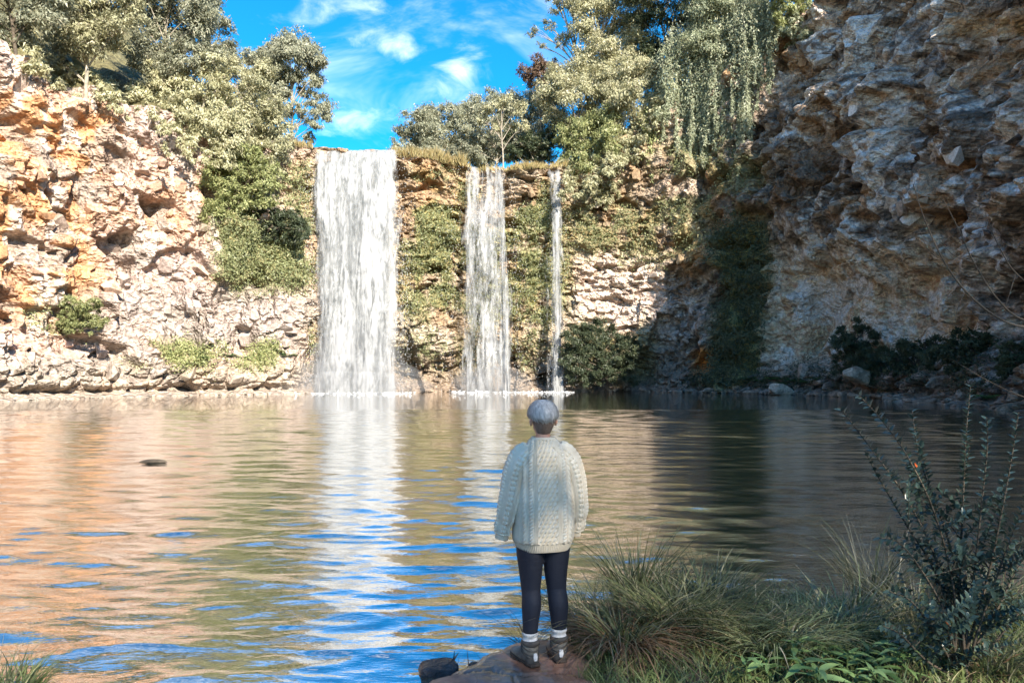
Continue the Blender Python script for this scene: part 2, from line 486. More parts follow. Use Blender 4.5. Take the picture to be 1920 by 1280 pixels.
CR = lerp(CR, lerp(cc(.78, .66, .53), cc(.64, .46, .31), sstep(.42, .62, n3)), .9 * hol[..., None])
CR = lerp(CR, cc(.64, .60, .55), .85 * (hol[..., None] * sstep(.52, .62, n2)))
CR = lerp(CR, cc(.60, .40, .23), .8 * np.clip(box(1800, 1890, 25, 75, 20), 0, 1)[..., None])
CR = lerp(CR, cc(.68, .68, .68), np.clip(box(1885, 2000, 0, 90, 14), 0, 1)[..., None])
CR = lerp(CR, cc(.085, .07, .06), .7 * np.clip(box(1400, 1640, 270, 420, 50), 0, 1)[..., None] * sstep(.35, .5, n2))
CR = lerp(CR, cc(.62, .27, .08), np.clip(box(1296, 1336, 652, 705, 10) * 1.2, 0, 1)[..., None])
CR = lerp(CR, cc(.56, .46, .40), .8 * np.clip(box(1090, 1250, 490, 610, 25), 0, 1)[..., None])
CF = lerp(CF, cc(.58, .47, .40), .9 * np.clip(box(1085, 1260, 480, 620, 25), 0, 1)[..., None])
CR = lerp(CR, cc(.45, .44, .43), .8 * np.clip(box(1150, 1330, 560, 650, 25), 0, 1)[..., None] * sstep(.4, .55, n4))
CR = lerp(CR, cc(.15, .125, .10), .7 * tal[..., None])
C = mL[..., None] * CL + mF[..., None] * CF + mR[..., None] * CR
mossn = fbm(Sg * .45, Zb * .4, 77, 4)
green = np.maximum.reduce([1.1 * box(400, 590, 400, 540, 30), .85 * box(230, 590, 640, 690, 22), 1.0 * box(755, 870, 360, 600, 40), 1.1 * box(955, 1060, 370, 620, 35), 1.0 * box(865, 960, 400, 620, 40), .6 * box(500, 600, 300, 420, 30), .5 * box(755, 1060, 320, 400, 30),
                           .6 * box(1060, 1330, 380, 500, 40), .75 * box(1050, 1220, 600, 720, 30), 1.2 * box(1345, 1440, 420, 730, 26), .6 * box(1210, 1450, 270, 420, 40), .45 * box(60, 180, 555, 625, 20), .35 * box(560, 1060, 600, 700, 30)])
green = green * sstep(.34, .58, mossn + .18 * (green > .9))
C = lerp(C, cc(.24, .24, .09), np.clip(green * .75, 0, .85)[..., None])
C = C * (.82 + .36 * n4)
C = np.clip(C * (1 - .14 * mL[..., None]), 0.01, .8)
# the ground runs back from the rim
NB_ = 26
back = (np.linspace(0, 1, NB_)[1:] ** 1.6 * 60)[:, None]
slope = np.interp(S, [S[0], s_in0, np.interp(-27, cp[:, 0][200:400], sl_[200:400]), S[np.argmin(np.abs(PXc + 16) + (PYc < 70) * 99)], S[np.argmin(np.abs(PXc - 7) + (PYc < 70) * 99)], S[np.argmin(np.abs(PXc - 16) + (PYc < 70) * 99)], S[-1]], [.5, .95, .55, .02, .03, .35, .35])[None, :]
drop = np.where((px[0] > 570) & (px[0] < 1050), 0.0, 0.0)[None, :]
Xb = Xg[-1:] - NXc[None, :] * back
Yb = Yg[-1:] - NYc[None, :] * back
Zk = Zb[-1:] + back * slope + (fbm(Xb * .3, Yb * .3, 80, 3) - .5) * np.minimum(back * .25, 1.5) - .25 * np.minimum(back, .6)
Cb = np.broadcast_to(np.array([.13, .12, .06]), Xb.shape + (3,)) * (.7 + .6 * fbm(Xb * .8, Yb * .8, 81, 3))[..., None]
Xa = np.vstack([Xg, Xb]); Ya = np.vstack([Yg, Yb]); Za = np.vstack([Zb + .18 * (fbm(Sg * 1.3, Zb * 1.3, 82, 2) - .5) * (Zb > .5), Zk])
Call = np.concatenate([C, Cb], 0)
cliffV = np.stack([Xa, Ya, Za], -1)
nrows, ncols = Xa.shape

m, t = new_mat('cliff_rock'); b = NB(t)
at = b.n('ShaderNodeAttribute', attribute_name='Col')
geo = b.n('ShaderNodeNewGeometry')
pos = geo.outputs['Position']
fine = b.noise(2.2, 8, .65, vec=pos)
spk = b.noise(9.0, 5, .6, vec=pos)
strk = b.noise(1.0, 5, .6, vec=pos, scl=(3.0, 3.0, .35))
c = b.mix(.55, at.outputs['Color'], b.mix(b.rng(fine, .32, .68), (.25, .22, .2), (1, 1, 1)), 'OVERLAY')
c = b.mix(.5, c, b.mix(b.rng(spk, .35, .65), (.5, .47, .45), (1.12, 1.1, 1.08)), 'MULTIPLY')
c = b.mix(b.math('MULTIPLY', b.rng(strk, .58, .72), .45), c, (.13, .10, .08))
h = b.math('ADD', b.math('MULTIPLY', fine, 1.0), b.math('MULTIPLY', spk, .3))
vor = b.n('ShaderNodeTexVoronoi', {'Vector': pos, 'Scale': 2.6}, feature='DISTANCE_TO_EDGE')
h = b.math('ADD', h, b.math('MULTIPLY', b.rng(vor.outputs['Distance'], 0, .08), .25))
va = b.n('ShaderNodeTexVoronoi', {'Vector': b.n('ShaderNodeMapping', {'Vector': pos, 'Scale': (1, 1, 1.3), 'Rotation': (.3, .2, .5)}).outputs[0], 'Scale': .95, 'Randomness': 1.0}, distance='MANHATTAN').outputs['Distance']
vb = b.n('ShaderNodeTexVoronoi', {'Vector': b.n('ShaderNodeMapping', {'Vector': pos, 'Scale': (1, 1, 1.5), 'Rotation': (.7, .4, .1)}).outputs[0], 'Scale': 2.5}, distance='MANHATTAN').outputs['Distance']
bp = b.n('ShaderNodeBump', {'Height': h, 'Strength': .6, 'Distance': .08})
bp = b.n('ShaderNodeBump', {'Height': b.math('ADD', va, b.math('MULTIPLY', vb, .45)), 'Strength': .9, 'Distance': .38, 'Normal': bp.outputs[0]})
p = b.n('ShaderNodeBsdfPrincipled', {'Base Color': c, 'Roughness': .85, 'Specular IOR Level': .25, 'Normal': bp.outputs[0]})
b.out(p.outputs[0])
M['cliff'] = m
Crgba = np.concatenate([Call, np.ones(Call.shape[:2] + (1,))], -1)
cliff = mesh_np('cliff', cliffV.reshape(-1, 3), grid_faces(nrows, ncols)[:, ::-1], M['cliff'], attrs={'Col': ('FLOAT_COLOR', Crgba.reshape(-1, 4))})
tag(cliff, 'curving rock wall of the gorge, orange and pink in the sun, grey in the shade', 'cliff', kind='structure')

from mathutils.bvhtree import BVHTree
bpy.context.view_layer.update()
def on_wall(px_, py_, back_=0.0):
    """where the line of sight through a photo pixel meets the wall"""
    d = Vector(((px_ - 960) / FPX, 1.0, (HY - py_) / FPX)).normalized()
    ok, loc, nor, _ = cliff.ray_cast(Vector((0, 0, CH)), d)
    return (loc, nor) if ok else (PX(px_, py_, 90), Vector((0, -1, 0)))
# ------------------------------------------------------------------ the pool
m, t = new_mat('pool_water'); b = NB(t)
pos = b.n('ShaderNodeNewGeometry').outputs['Position']
w1 = b.noise(1.0, 2, .5, vec=pos, scl=(.35, 1.3, 1))
w2 = b.noise(1.0, 3, .6, vec=pos, scl=(2.4, 8.5, 1))
w3 = b.noise(1.0, 2, .6, vec=pos, scl=(9, 26, 1))
hgt = b.math('ADD', b.math('ADD', b.math('MULTIPLY', w1, .010), b.math('MULTIPLY', w2, .0055)), b.math('MULTIPLY', w3, .0026))
bp = b.n('ShaderNodeBump', {'Height': hgt, 'Strength': 1.0, 'Distance': 1.0})
fr = b.n('ShaderNodeFresnel', {'IOR': 1.33, 'Normal': bp.outputs[0]}).outputs[0]
dif = b.n('ShaderNodeBsdfDiffuse', {'Color': (.085, .095, .065, 1)})
gls = b.n('ShaderNodeBsdfGlossy', {'Color': (.99, .99, .99, 1), 'Roughness': .0, 'Normal': bp.outputs[0]})
x = b.n('ShaderNodeMixShader', {0: b.rng(fr, .02, .5, .64, 1.0, 'LINEAR'), 1: dif.outputs[0], 2: gls.outputs[0]})
b.out(x.outputs[0])
M['water'] = m
yr = [3.0]
while yr[-1] < 42: yr.append(yr[-1] * 1.005)
yr += list(np.arange(yr[-1] + 1.0, 92, 1.2))
yr = np.array(yr)
tc_ = np.concatenate([np.linspace(-6, -.9, 14)[:-1], np.linspace(-.9, .9, 350), np.linspace(.9, 6, 14)[1:]])
Yw = yr[:, None] + 0 * tc_[None, :]
Xw = (yr[:, None] + 6.0) * tc_[None, :]
Zw = np.zeros_like(Xw)
rw = np.random.default_rng(5)
dyr = np.gradient(yr)[:, None]
dX = np.zeros_like(Xw); dY = np.zeros_like(Xw)
for i in range(100):
    lam = .08 * (20 ** rw.random())
    th = rw.normal(.07, .34)
    ph = rw.random() * 6.28
    amp = .0027 * lam ** .88
    kx, ky = math.sin(th) * 2 * math.pi / lam, math.cos(th) * 2 * math.pi / lam
    att = np.clip((lam / np.maximum(dyr, .001) - 2.2) / 2.5, 0, 1)
    mod = np.clip(2.2 * vnoise(Xw * .45 / lam ** .5 + i * 7, Yw * .45 / lam ** .5 - i * 3, 90 + i) - .35, 0, 2)
    a_ = kx * Xw + ky * Yw + ph + 5 * vnoise(Xw * .35 / lam ** .5, Yw * .35 / lam ** .5 + i, 200 + i)
    Zw += amp * att * mod * np.sin(a_)
    dX += amp * att * mod * math.sin(th) * np.cos(a_) * 1.5
    dY += amp * att * mod * math.cos(th) * np.cos(a_) * 1.5
Xw = Xw + dX; Yw = Yw + dY
Zw *= 1 - .5 * sstep(.8, 3.5, Xw) * (1 - sstep(14, 26, Yw))      # calmer in the lee of the bank
water = mesh_np('water', np.stack([Xw, Yw, Zw], -1).reshape(-1, 3), grid_faces(len(yr), len(tc_)), M['water'], smooth=True)
tag(water, 'rippled pool below the waterfalls, mirroring the cliffs and the sky', 'water', kind='structure')

# ------------------------------------------------------------------ the falls
m, t = new_mat('falling_water'); b = NB(t)
at = b.n('ShaderNodeAttribute', attribute_name='dens')
pos = b.n('ShaderNodeTexCoord').outputs['Object']
oi = b.n('ShaderNodeObjectInfo')
off = b.n('ShaderNodeCombineXYZ', {'X': b.math('MULTIPLY', oi.outputs['Random'], 60.0)})
pv = b.n('ShaderNodeVectorMath', {0: pos, 1: off.outputs[0]}, operation='ADD').outputs[0]
s1 = b.noise(1.0, 6, .62, vec=pv, scl=(.9, .3, .13), dist=.8)
s2 = b.noise(1.0, 5, .65, vec=pv, scl=(3.4, .8, .9), dist=.8)
f = b.math('ADD', b.math('MULTIPLY', b.math('SUBTRACT', s1, .5), 2.3), b.math('MULTIPLY', b.math('SUBTRACT', s2, .5), 1.3))
al = b.rng(b.math('ADD', at.outputs['Fac'], f), .15, 1.15, 0, 1)
wc = b.mix(b.rng(b.math('ADD', b.math('MULTIPLY', s1, .6), b.math('MULTIPLY', s2, .4)), .36, .62), (.21, .225, .23), (.53, .54, .55))
d = b.n('ShaderNodeBsdfDiffuse', {'Color': wc})
tr = b.n('ShaderNodeBsdfTranslucent', {'Color': wc})
x = b.n('ShaderNodeMixShader', {0: .35, 1: d.outputs[0], 2: tr.outputs[0]})
tp = b.n('ShaderNodeBsdfTransparent')
x = b.n('ShaderNodeMixShader', {0: al, 1: tp.outputs[0], 2: x.outputs[0]})
b.out(x.outputs[0])
M['fall'] = m
m, t = new_mat('spray_water'); b = NB(t)
d = b.n('ShaderNodeBsdfDiffuse', {'Color': (.85, .87, .89, 1)})
tr = b.n('ShaderNodeBsdfTranslucent', {'Color': (.85, .87, .89, 1)})
x = b.n('ShaderNodeMixShader', {0: .4, 1: d.outputs[0], 2: tr.outputs[0]})
b.out(x.outputs[0])
M['spray'] = m

def fall(name, label, Y, ztop, strands, layers, out, seed, spray=1100):
    """a fall is a few hanging curtains of water, each with its own bulges, and loose drops round them
    strands: (left px at lip, right px at lip, left px at pool, right px at pool, density)"""
    r = np.random.default_rng(seed)
    x0 = ((strands[0][0] + strands[-1][1]) / 2 - 960) / FPX * Y
    root = empty(name, (x0, Y, 0))
    tag(root, label, 'waterfall', 'waterfalls')
    drops = Bag()
    for (a0, a1, b0, b1, dens) in strands:
        for k_ in range(layers):
            nc, nr_ = max(14, int((a1 - a0) * .7)), 80
            u = np.linspace(0, 1, nc)[None, :]; q = np.linspace(0, 1, nr_)[:, None]
            h = q * (ztop + .3)
            t_ = np.sqrt(np.clip(q, 0, 1))
            xl = ((a0 + (b0 - a0) * t_) - 960) / FPX * Y - x0; xr = ((a1 + (b1 - a1) * t_) - 960) / FPX * Y - x0
            X = xl + (xr - xl) * u + (fbm(u * 7 + 0 * q, q * 3 + k_ * 5, seed + k_, 3) - .5) * .9 * t_
            o = out * t_ * (1 + .25 * k_) + .35 * k_ * t_ + .9 * (fbm(u * 9 + 0 * q, q * 1.2, seed + 31 + k_, 3) - .5) * t_
            Yl = -.15 - .1 * k_ - o + .5 * np.clip(.02 - q, 0, 1) / .02
            Z = ztop - h + .12 * (fbm(u * 14, 0 * u, seed + 9, 2) - .5) * (1 - q)
            edge = np.minimum(u, 1 - u) * (a1 - a0)
            de = sstep(0, np.minimum(14 + 30 * t_ + 26 * (fbm(q * 6 + 0 * u, np.where(u < .5, 3.0, 9.0) + 0 * q, seed + 3 * k_, 3) - .4), (a1 - a0) * .5).clip(4), edge) * 1.25 - .67
            de = de + dens - .22 * k_ + .14 * sstep(0, .25, q) + .10 * sstep(.75, 1, q) - .45 * (1 - sstep(0, .05, q)) * (fbm(u * 12 + 0 * q, q * 2, seed + 77, 2) > .5)
            mesh_np('water_curtain', np.stack([X, Yl + 0 * X, Z + 0 * X], -1).reshape(-1, 3), grid_faces(nr_, nc), M['fall'], root, smooth=True,
                    attrs={'dens': ('FLOAT', (de + 0 * X).ravel())})
        n = int(spray * (a1 - a0) / 60)
        q = r.random(n) ** .75; t_ = np.sqrt(q)
        u = np.where(r.random(n) < .5, r.normal(.0, .07, n), r.normal(1.0, .07, n)); u = np.where(r.random(n) < .35, r.random(n), u)
        xl = ((a0 + (b0 - a0) * t_) - 960) / FPX * Y - x0; xr = ((a1 + (b1 - a1) * t_) - 960) / FPX * Y - x0
        Cn = np.stack([xl + (xr - xl) * u, -.3 - out * t_ * (1 + .5 * r.random(n)) - 1.0 * r.random(n) * t_, ztop * (1 - q)], 1)
        drops.leaves(Cn, np.stack([r.normal(0, .08, n), r.normal(0, .08, n), -np.ones(n)], 1), np.stack([r.normal(0, .5, n), -np.ones(n), r.normal(0, .3, n)], 1), .06 + .16 * r.random(n), .015 + .022 * r.random(n))
    o = drops.build('spray', M['spray'], root); o['kind'] = 'stuff'
    return root
fall('waterfall', 'broad white main waterfall, the widest of the three', 80.0, 26.25, [(582, 748, 590, 764, .66)], 3, 1.5, 300)
fall('waterfall', 'middle waterfall of two thin ribbons below dry grass', 82.6, 25.2, [(856, 952, 836, 984, -.06), (862, 910, 846, 916, -.16), (894, 950, 902, 976, -.14), (912, 952, 932, 972, .12)], 2, 1.3, 320, 350)
fall('waterfall', 'thinnest waterfall, a single narrow thread next to the bushes', 83.2, 25.2, [(1018, 1068, 1008, 1078, -.06), (1030, 1058, 1028, 1060, .06)], 2, 1.1, 340, 300)
# foam where the falls strike the pool
def foam(label, x0, x1, Y, dep, seed):
    r = np.random.default_rng(seed)
    B = Bag()
    n = int((x1 - x0) * 34)
    X = x0 + (x1 - x0) * r.random(n); Yy = Y + r.normal(0, dep, n)
    for ring in range(1):
        C_ = np.stack([X, Yy, .004 + np.abs(r.normal(0, .05, n))], 1)
        B.leaves(C_, np.stack([r.normal(0, 1, n), r.normal(0, .4, n), r.normal(0, .15, n)], 1), np.stack([r.normal(0, .3, n), r.normal(-.3, .3, n), np.ones(n)], 1), .12 + .35 * r.random(n), .08 + .16 * r.random(n))
    o = B.build('foam', M['spray']); tag(o, label, 'foam', kind='stuff')
foam('white foam at the foot of the main waterfall', -22.5, -10.5, 77.0, 1.3, 1)
foam('line of white foam under the two thinner falls', -6.6, 6.6, 80.0, .8, 2)

# mist drifting off the foot of the falls
def mist(label, parts):
    m, t = new_mat('mist_air'); b = NB(t)
    v = b.n('ShaderNodeVolumePrincipled', {'Color': (.95, .97, 1, 1), 'Density': .15, 'Anisotropy': .1})
    b.out(vol=v.outputs[0])
    s_ = Bag(); th = np.linspace(0, np.pi, 16); a = np.linspace(0, 2 * np.pi, 28, endpoint=False)
    U = np.stack([np.sin(th)[:, None] * np.cos(a), np.sin(th)[:, None] * np.sin(a), np.cos(th)[:, None] + 0 * a], -1).reshape(-1, 3)
    for (c_, R) in parts: s_.add(U * np.array(R) + np.array(c_), grid_faces(16, 28, True)[:, ::-1])
    o = s_.build('mist', m); tag(o, label, 'mist', kind='stuff')
mist('pale mist around the foot of the main waterfall', [((-16.5, 77.0, 1.4), (7.5, 2.2, 2.6)), ((-16.3, 77.3, 2.6), (5.2, 1.8, 5.0)), ((-17.5, 76.6, .8), (9.5, 2.2, 1.5))])
mist('thin mist at the foot of the middle waterfall', [((-2.2, 80.4, 1.0), (4.5, 1.4, 2.0))])
# ------------------------------------------------------------------ loose blocks of the wall and boulders at the shore
import bmesh
def hull_mesh(name, n, seed, sq=(1, 1, 1), mat=None, bev=0.0):
    r = np.random.default_rng(seed)
    P = unit(r.normal(0, 1, (n, 3)))
    P = np.sign(P) * np.abs(P) ** .6                     # boxier than a ball
    P = P / np.abs(P).max() * (.85 + .3 * r.random((n, 1))) * np.array(sq)
    bm = bmesh.new()
    for q in P: bm.verts.new(q)
    g = bmesh.ops.convex_hull(bm, input=bm.verts)
    bmesh.ops.delete(bm, geom=[e for e in g['geom_interior'] if isinstance(e, bmesh.types.BMVert)], context='VERTS')
    if bev: bmesh.ops.bevel(bm, geom=list(bm.edges), offset=bev, segments=1, affect='EDGES')
    me = bpy.data.meshes.new(name); bm.to_mesh(me); bm.free()
    if mat: me.materials.append(mat)
    return me
def rock_mat(name, tint, obj_col=False, wet=0.0):
    m, t = new_mat(name); b = NB(t)
    pos = b.n('ShaderNodeNewGeometry').outputs['Position']
    if obj_col: base = b.n('ShaderNodeObjectInfo').outputs['Color']
    else:
        base = b.mix(b.rng(b.noise(1.4, 4, .6, vec=pos), .35, .65), tuple(x_ * .65 for x_ in tint), tuple(min(1, x_ * 1.35) for x_ in tint))
    fine = b.noise(2.6, 7, .65, vec=pos); spk = b.noise(11.0, 4, .6, vec=pos)
    c = b.mix(.5, base, b.mix(b.rng(fine, .32, .68), (.25, .22, .2), (1, 1, 1)), 'OVERLAY')
    c = b.mix(.5, c, b.mix(b.rng(spk, .35, .65), (.5, .47, .45), (1.1, 1.1, 1.1)), 'MULTIPLY')
    bp = b.n('ShaderNodeBump', {'Height': b.math('ADD', fine, b.math('MULTIPLY', spk, .3)), 'Strength': .8, 'Distance': .15})
    p = b.n('ShaderNodeBsdfPrincipled', {'Base Color': c, 'Roughness': .85 - wet, 'Specular IOR Level': .3, 'Normal': bp.outputs[0]})
    b.out(p.outputs[0])
    return m
M['block'] = rock_mat('loose_rock', (1, 1, 1), True)
M['boulder'] = rock_mat('shore_boulder', (.24, .20, .16))
blocks = [hull_mesh('rock_block', 9 + i, 500 + i, ((1, .7, .6), (1, .9, .45), (.8, .8, 1), (1.2, .7, .5))[i % 4], M['block'], .015) for i in range(8)]
rb = np.random.default_rng(77)
cnt = 0
inview = np.argwhere((px > 5) & (px < 1915) & (py > 60) & (Zb > 1.0))
for _ in range(4000):
    r_, c_ = inview[rb.integers(len(inview))]
    p_, q_ = px[r_, c_], py[r_, c_]
    if 560 < p_ < 770 or 855 < p_ < 970 or green[r_, c_] > .3 or hol[r_, c_] > .4: continue
    if mL[r_, c_] > .5 and org[r_, c_, 0] > .5 and rb.random() < .5: continue
    ps = cliffV[r_, c_]; s_ = .32 + .75 * rb.random() ** 2
    if mF[r_, c_] > .5: s_ *= .75
    o = link('rock_block', blocks[rb.integers(8)], cliff)
    o.location = (ps[0] - NXc[c_] * .05 * s_, ps[1] - NYc[c_] * .05 * s_, ps[2])
    ang = math.atan2(ty[c_], tx[c_])
    o.rotation_euler = (rb.normal(0, .35), rb.normal(.25 if mR[r_, c_] > .5 else 0, .3), ang + rb.normal(0, .5))
    o.scale = (s_, s_, s_)
    cl = np.clip(C[r_, c_] * (.85 + .3 * rb.random()), 0, .8)
    o.color = (*cl, 1)
    cnt += 1
    if cnt >= 240: break
bouls = [hull_mesh('boulder', 34, 540 + i, ((1, .8, .55), (1.3, .8, .6), (.9, .9, .8))[i % 3], M['boulder'], .10) for i in range(6)]
def shore_xy(p_, o_=0.0):
    i = np.argmin(np.abs(px[0] - p_) + (np.abs(px[0]) > 2500) * 9e9)
    r_ = int(np.argmin(np.abs(Zb[:, i] - .3)))
    return cliffV[r_, i, 0] + NXc[i] * o_, cliffV[r_, i, 1] + NYc[i] * o_
NTH = ['first', 'second', 'third', 'fourth', 'fifth', 'sixth', 'seventh', 'eighth', 'ninth', 'tenth', 'eleventh', 'twelfth', 'thirteenth', 'fourteenth', 'fifteenth', 'sixteenth']
SEG = [(1210, 'before the dark shrub'), (1340, 'under the orange stain'), (1450, 'below the dark ivy band'), (1560, 'beside the fern clump'), (1780, 'below the cream hollow'), (9999, 'near the picture edge')]
seg_n = {}
for k_ in range(46):
    p_ = 1075 + (1918 - 1075) * (k_ + rb.random() * .8) / 46
    x_, y_ = shore_xy(p_, rb.uniform(-.1, .6))
    o = link('boulder', bouls[rb.integers(6)])
    s_ = .3 + .5 * rb.random() ** 1.5
    o.location = (x_, y_, .05 + .12 * rb.random()); o.scale = (s_, s_, s_ * .8); o.rotation_euler = (rb.normal(0, .2), rb.normal(0, .2), rb.random() * 6)
    sg_ = next(w_ for lim, w_ in SEG if p_ < lim); seg_n[sg_] = seg_n.get(sg_, 0) + 1
    tag(o, f'{NTH[seg_n[sg_] - 1]} grey-brown boulder on the far waterline {sg_}, counted from the falls', 'boulder', 'boulders along the far shore')
for (p_, s_, zz, lab) in ((1520, .95, .5, 'pale wedge-shaped boulder by the ferns at the far waterline'), (1690, 1.0, 1.9, 'large light boulder lying in the rubble above the far shore')):
    x_, y_ = shore_xy(p_, .9 if zz < 1 else .2)
    o = link('boulder', hull_mesh('boulder', 16, 560 + p_, (1.2, .8, .6), rock_mat('pale_boulder', (.42, .37, .30)), .08))
    o.location = (x_, y_, zz); o.scale = (s_, s_, s_); o.rotation_euler = (.1, .3, .4)
    tag(o, lab, 'boulder')

# ------------------------------------------------------------------ trees, shrubs and creepers of the gorge
inF = np.where((PYc > 20) & (px[0] > -300) & (px[0] < 2300))[0]
def wallY(p_): return float(np.interp(p_, px[0][inF], PYc[inF]))
def ground_z(x_, y_):
    ok, loc, nor, _ = cliff.ray_cast(Vector((x_, y_, 200)), Vector((0, 0, -1)))
    return loc.z if ok else 26.0
def inside(poly, x_, y_):
    c_ = False; j = len(poly) - 1
    for i in range(len(poly)):
        (xi, yi), (xj, yj) = poly[i], poly[j]
        if (yi > y_) != (yj > y_) and x_ < (xj - xi) * (y_ - yi) / (yj - yi) + xi: c_ = not c_
        j = i
    return c_
def fill(poly, r_, seed):
    g = random.Random(seed); out = []
    xs = [q[0] for q in poly]; ys = [q[1] for q in poly]
    for _ in range(900):
        x_, y_ = g.uniform(min(xs), max(xs)), g.uniform(min(ys), max(ys))
        if inside(poly, x_, y_) and all((x_ - a) ** 2 + (y_ - b_) ** 2 > (r_ * .85) ** 2 for a, b_, _ in out):
            out.append((x_, y_, r_ * g.uniform(.75, 1.2)))
    return out
def crown_leaves(B, cen, R, r, leaf, dens, droop, flat=.85):
    """one clump: bunches of leaves spread through a ball of radius R"""
    nb = max(5, int(9 * R ** 1.2))
    bd = unit(r.normal(0, 1, (nb, 3))) * (r.random((nb, 1)) ** .5) * np.array([1, 1, flat]) * R
    br = R * (.22 + .22 * r.random(nb))
    nl = max(6, int(dens * 3.1 * R * R * 3.0 / (leaf[0] * leaf[1] * .5) / nb))
    idx = np.repeat(np.arange(nb), nl); n = len(idx)
    P = bd[idx] + np.clip(r.normal(0, .55, (n, 3)), -1.5, 1.5) * br[idx][:, None] * np.array([1, 1, .8])
    Dv = unit(r.normal(0, 1, (n, 3)) + unit(bd)[idx] * .5) ; Dv[:, 2] -= droop; Dv = unit(Dv)
    N = r.normal(0, .42, (n, 3)) + unit(bd)[idx] * .9; N[:, 2] += .5
    sc_ = .65 + .7 * r.random(n)
    B.leaves(np.asarray(cen) + P, Dv, N, leaf[0] * sc_, leaf[1] * sc_, .12, tri=True)
def plant(name, label, cat, base, clumps, mat, Y, group=None, leaf=(.30, .13), dens=1.15, droop=.5, wood='bark', tr=.16, seed=0, depth=1.0, limbs=1.0, wall=False, base_z=None, flat=.85, part='crown'):
    r = np.random.default_rng(seed + 900)
    bx = (base[0] - 960) / FPX * Y
    bz = base_z if base_z is not None else (PX(base[0], base[1], Y).z if wall else ground_z(bx, Y) - .15)
    root = empty(name, (bx, Y, bz))
    tag(root, label, cat, group)
    O = np.array([bx, Y, bz])
    cl = []
    for (cx, cy, rp) in clumps:
        R = rp / FPX * Y
        q = np.array(PX(cx, cy, Y)) - O
        q[1] += r.normal(0, .55) * R * depth
        cl.append((q, R))
    W = Bag(); B = Bag()
    mean = np.mean([q for q, _ in cl], axis=0); top = max(cl, key=lambda a: a[0][2])[0]
    tp = np.array([mean[0] * .6 + top[0] * .4, mean[1], max(.6, mean[2] * .35 + top[2] * .6)])
    n = 8; tt = np.linspace(0, 1, n)[:, None]
    trunk = tp * tt + np.stack([.05 * np.linalg.norm(tp) * np.sin(tt[:, 0] * 3 + seed), .04 * np.linalg.norm(tp) * np.sin(tt[:, 0] * 4), 0 * tt[:, 0]], 1) * tt
    W.tube(trunk, tr * (1 - .75 * tt[:, 0]), 7)
    for (q, R) in cl:
        if r.random() > limbs: continue
        dmin = np.argmin(np.linalg.norm(trunk - q * np.array([1, 1, .8]), axis=1)); f_ = max(1, min(n - 1, dmin - 1)) if q[2] > 1 else 0
        a = trunk[f_]
        u_ = np.linspace(0, 1, 6)[:, None]
        mid = (a + q) / 2 + np.array([0, 0, .12 * np.linalg.norm(q - a)]) + r.normal(0, .12, 3) * np.linalg.norm(q - a) * .5
        pth = (1 - u_) ** 2 * a + 2 * u_ * (1 - u_) * mid + u_ ** 2 * q
        W.tube(pth, tr * (.45 - .38 * u_[:, 0]), 5)
        for _ in range(3):
            e = q + unit(r.normal(0, 1, 3)) * R * .8
            W.tube(np.stack([pth[3], (pth[4] + e) / 2 + r.normal(0, .1, 3) * R, e]), [tr * .18, tr * .1, tr * .04], 4)
    W.build('trunk', M[wood], root, smooth=True)
    for (q, R) in cl: crown_leaves(B, q, R, r, leaf, dens, droop, flat)
    B.build(part, M[mat], root)
    return root
GL = 'trees on the rim above the sunlit wall'
plant('rim_tree', 'bushy olive tree in the top corner above the orange rock', 'tree', (30, 90), fill([(-70, -70), (110, -70), (105, 20), (60, 55), (-70, 50)], 34, 1), 'euc', wallY(30) + 2, GL, seed=1, wood='darkbark')
plant('rim_tree', 'olive tree with a leaning pale bare trunk on the rim', 'tree', (160, 110), fill([(90, -70), (250, -70), (245, 60), (190, 85), (130, 95), (95, 90)], 30, 2) + [(110, 118, 20), (128, 128, 16)], 'pale', wallY(160) + 2, GL, seed=2, tr=.2)
plant('rim_tree', 'thick grey-green tree between the leaning trunk and the tall dark one', 'tree', (300, 170), fill([(235, -70), (390, -70), (395, 110), (300, 165), (255, 140)], 32, 3), 'euc', wallY(290) + 3, GL, seed=3)
plant('rim_tree', 'tall dark blue-green tree rising against the sky over the paler bushes', 'tree', (405, 200), [(405, 15, 22), (420, 45, 20), (395, 50, 22), (425, 80, 22), (400, 95, 26), (440, 110, 18), (385, -10, 20), (380, 20, 22), (372, -40, 26)], 'euc', wallY(405) + 9, GL, seed=4, tr=.22)
plant('rim_shrub', 'sprawling pale twiggy shrub draped over the sunlit rim', 'shrub', (370, 250), fill([(285, 130), (420, 110), (450, 280), (395, 270), (330, 215)], 27, 5), 'pale', wallY(360) + .8, GL, seed=5, droop=.9, tr=.14)
plant('rim_shrub', 'large rounded pale-green shrub left of the lone eucalypt', 'shrub', (470, 300), fill([(400, 110), (470, 115), (525, 200), (530, 285), (440, 300), (400, 240)], 30, 6), 'pale', wallY(460) + 1.5, GL, seed=6, droop=.6)
plant('rim_tree', 'grey-green tree half hidden behind the lone eucalypt', 'tree', (500, 270), fill([(465, 105), (520, 95), (530, 180), (490, 250), (465, 200)], 22, 7), 'euc', wallY(500) + 10, GL, seed=7)
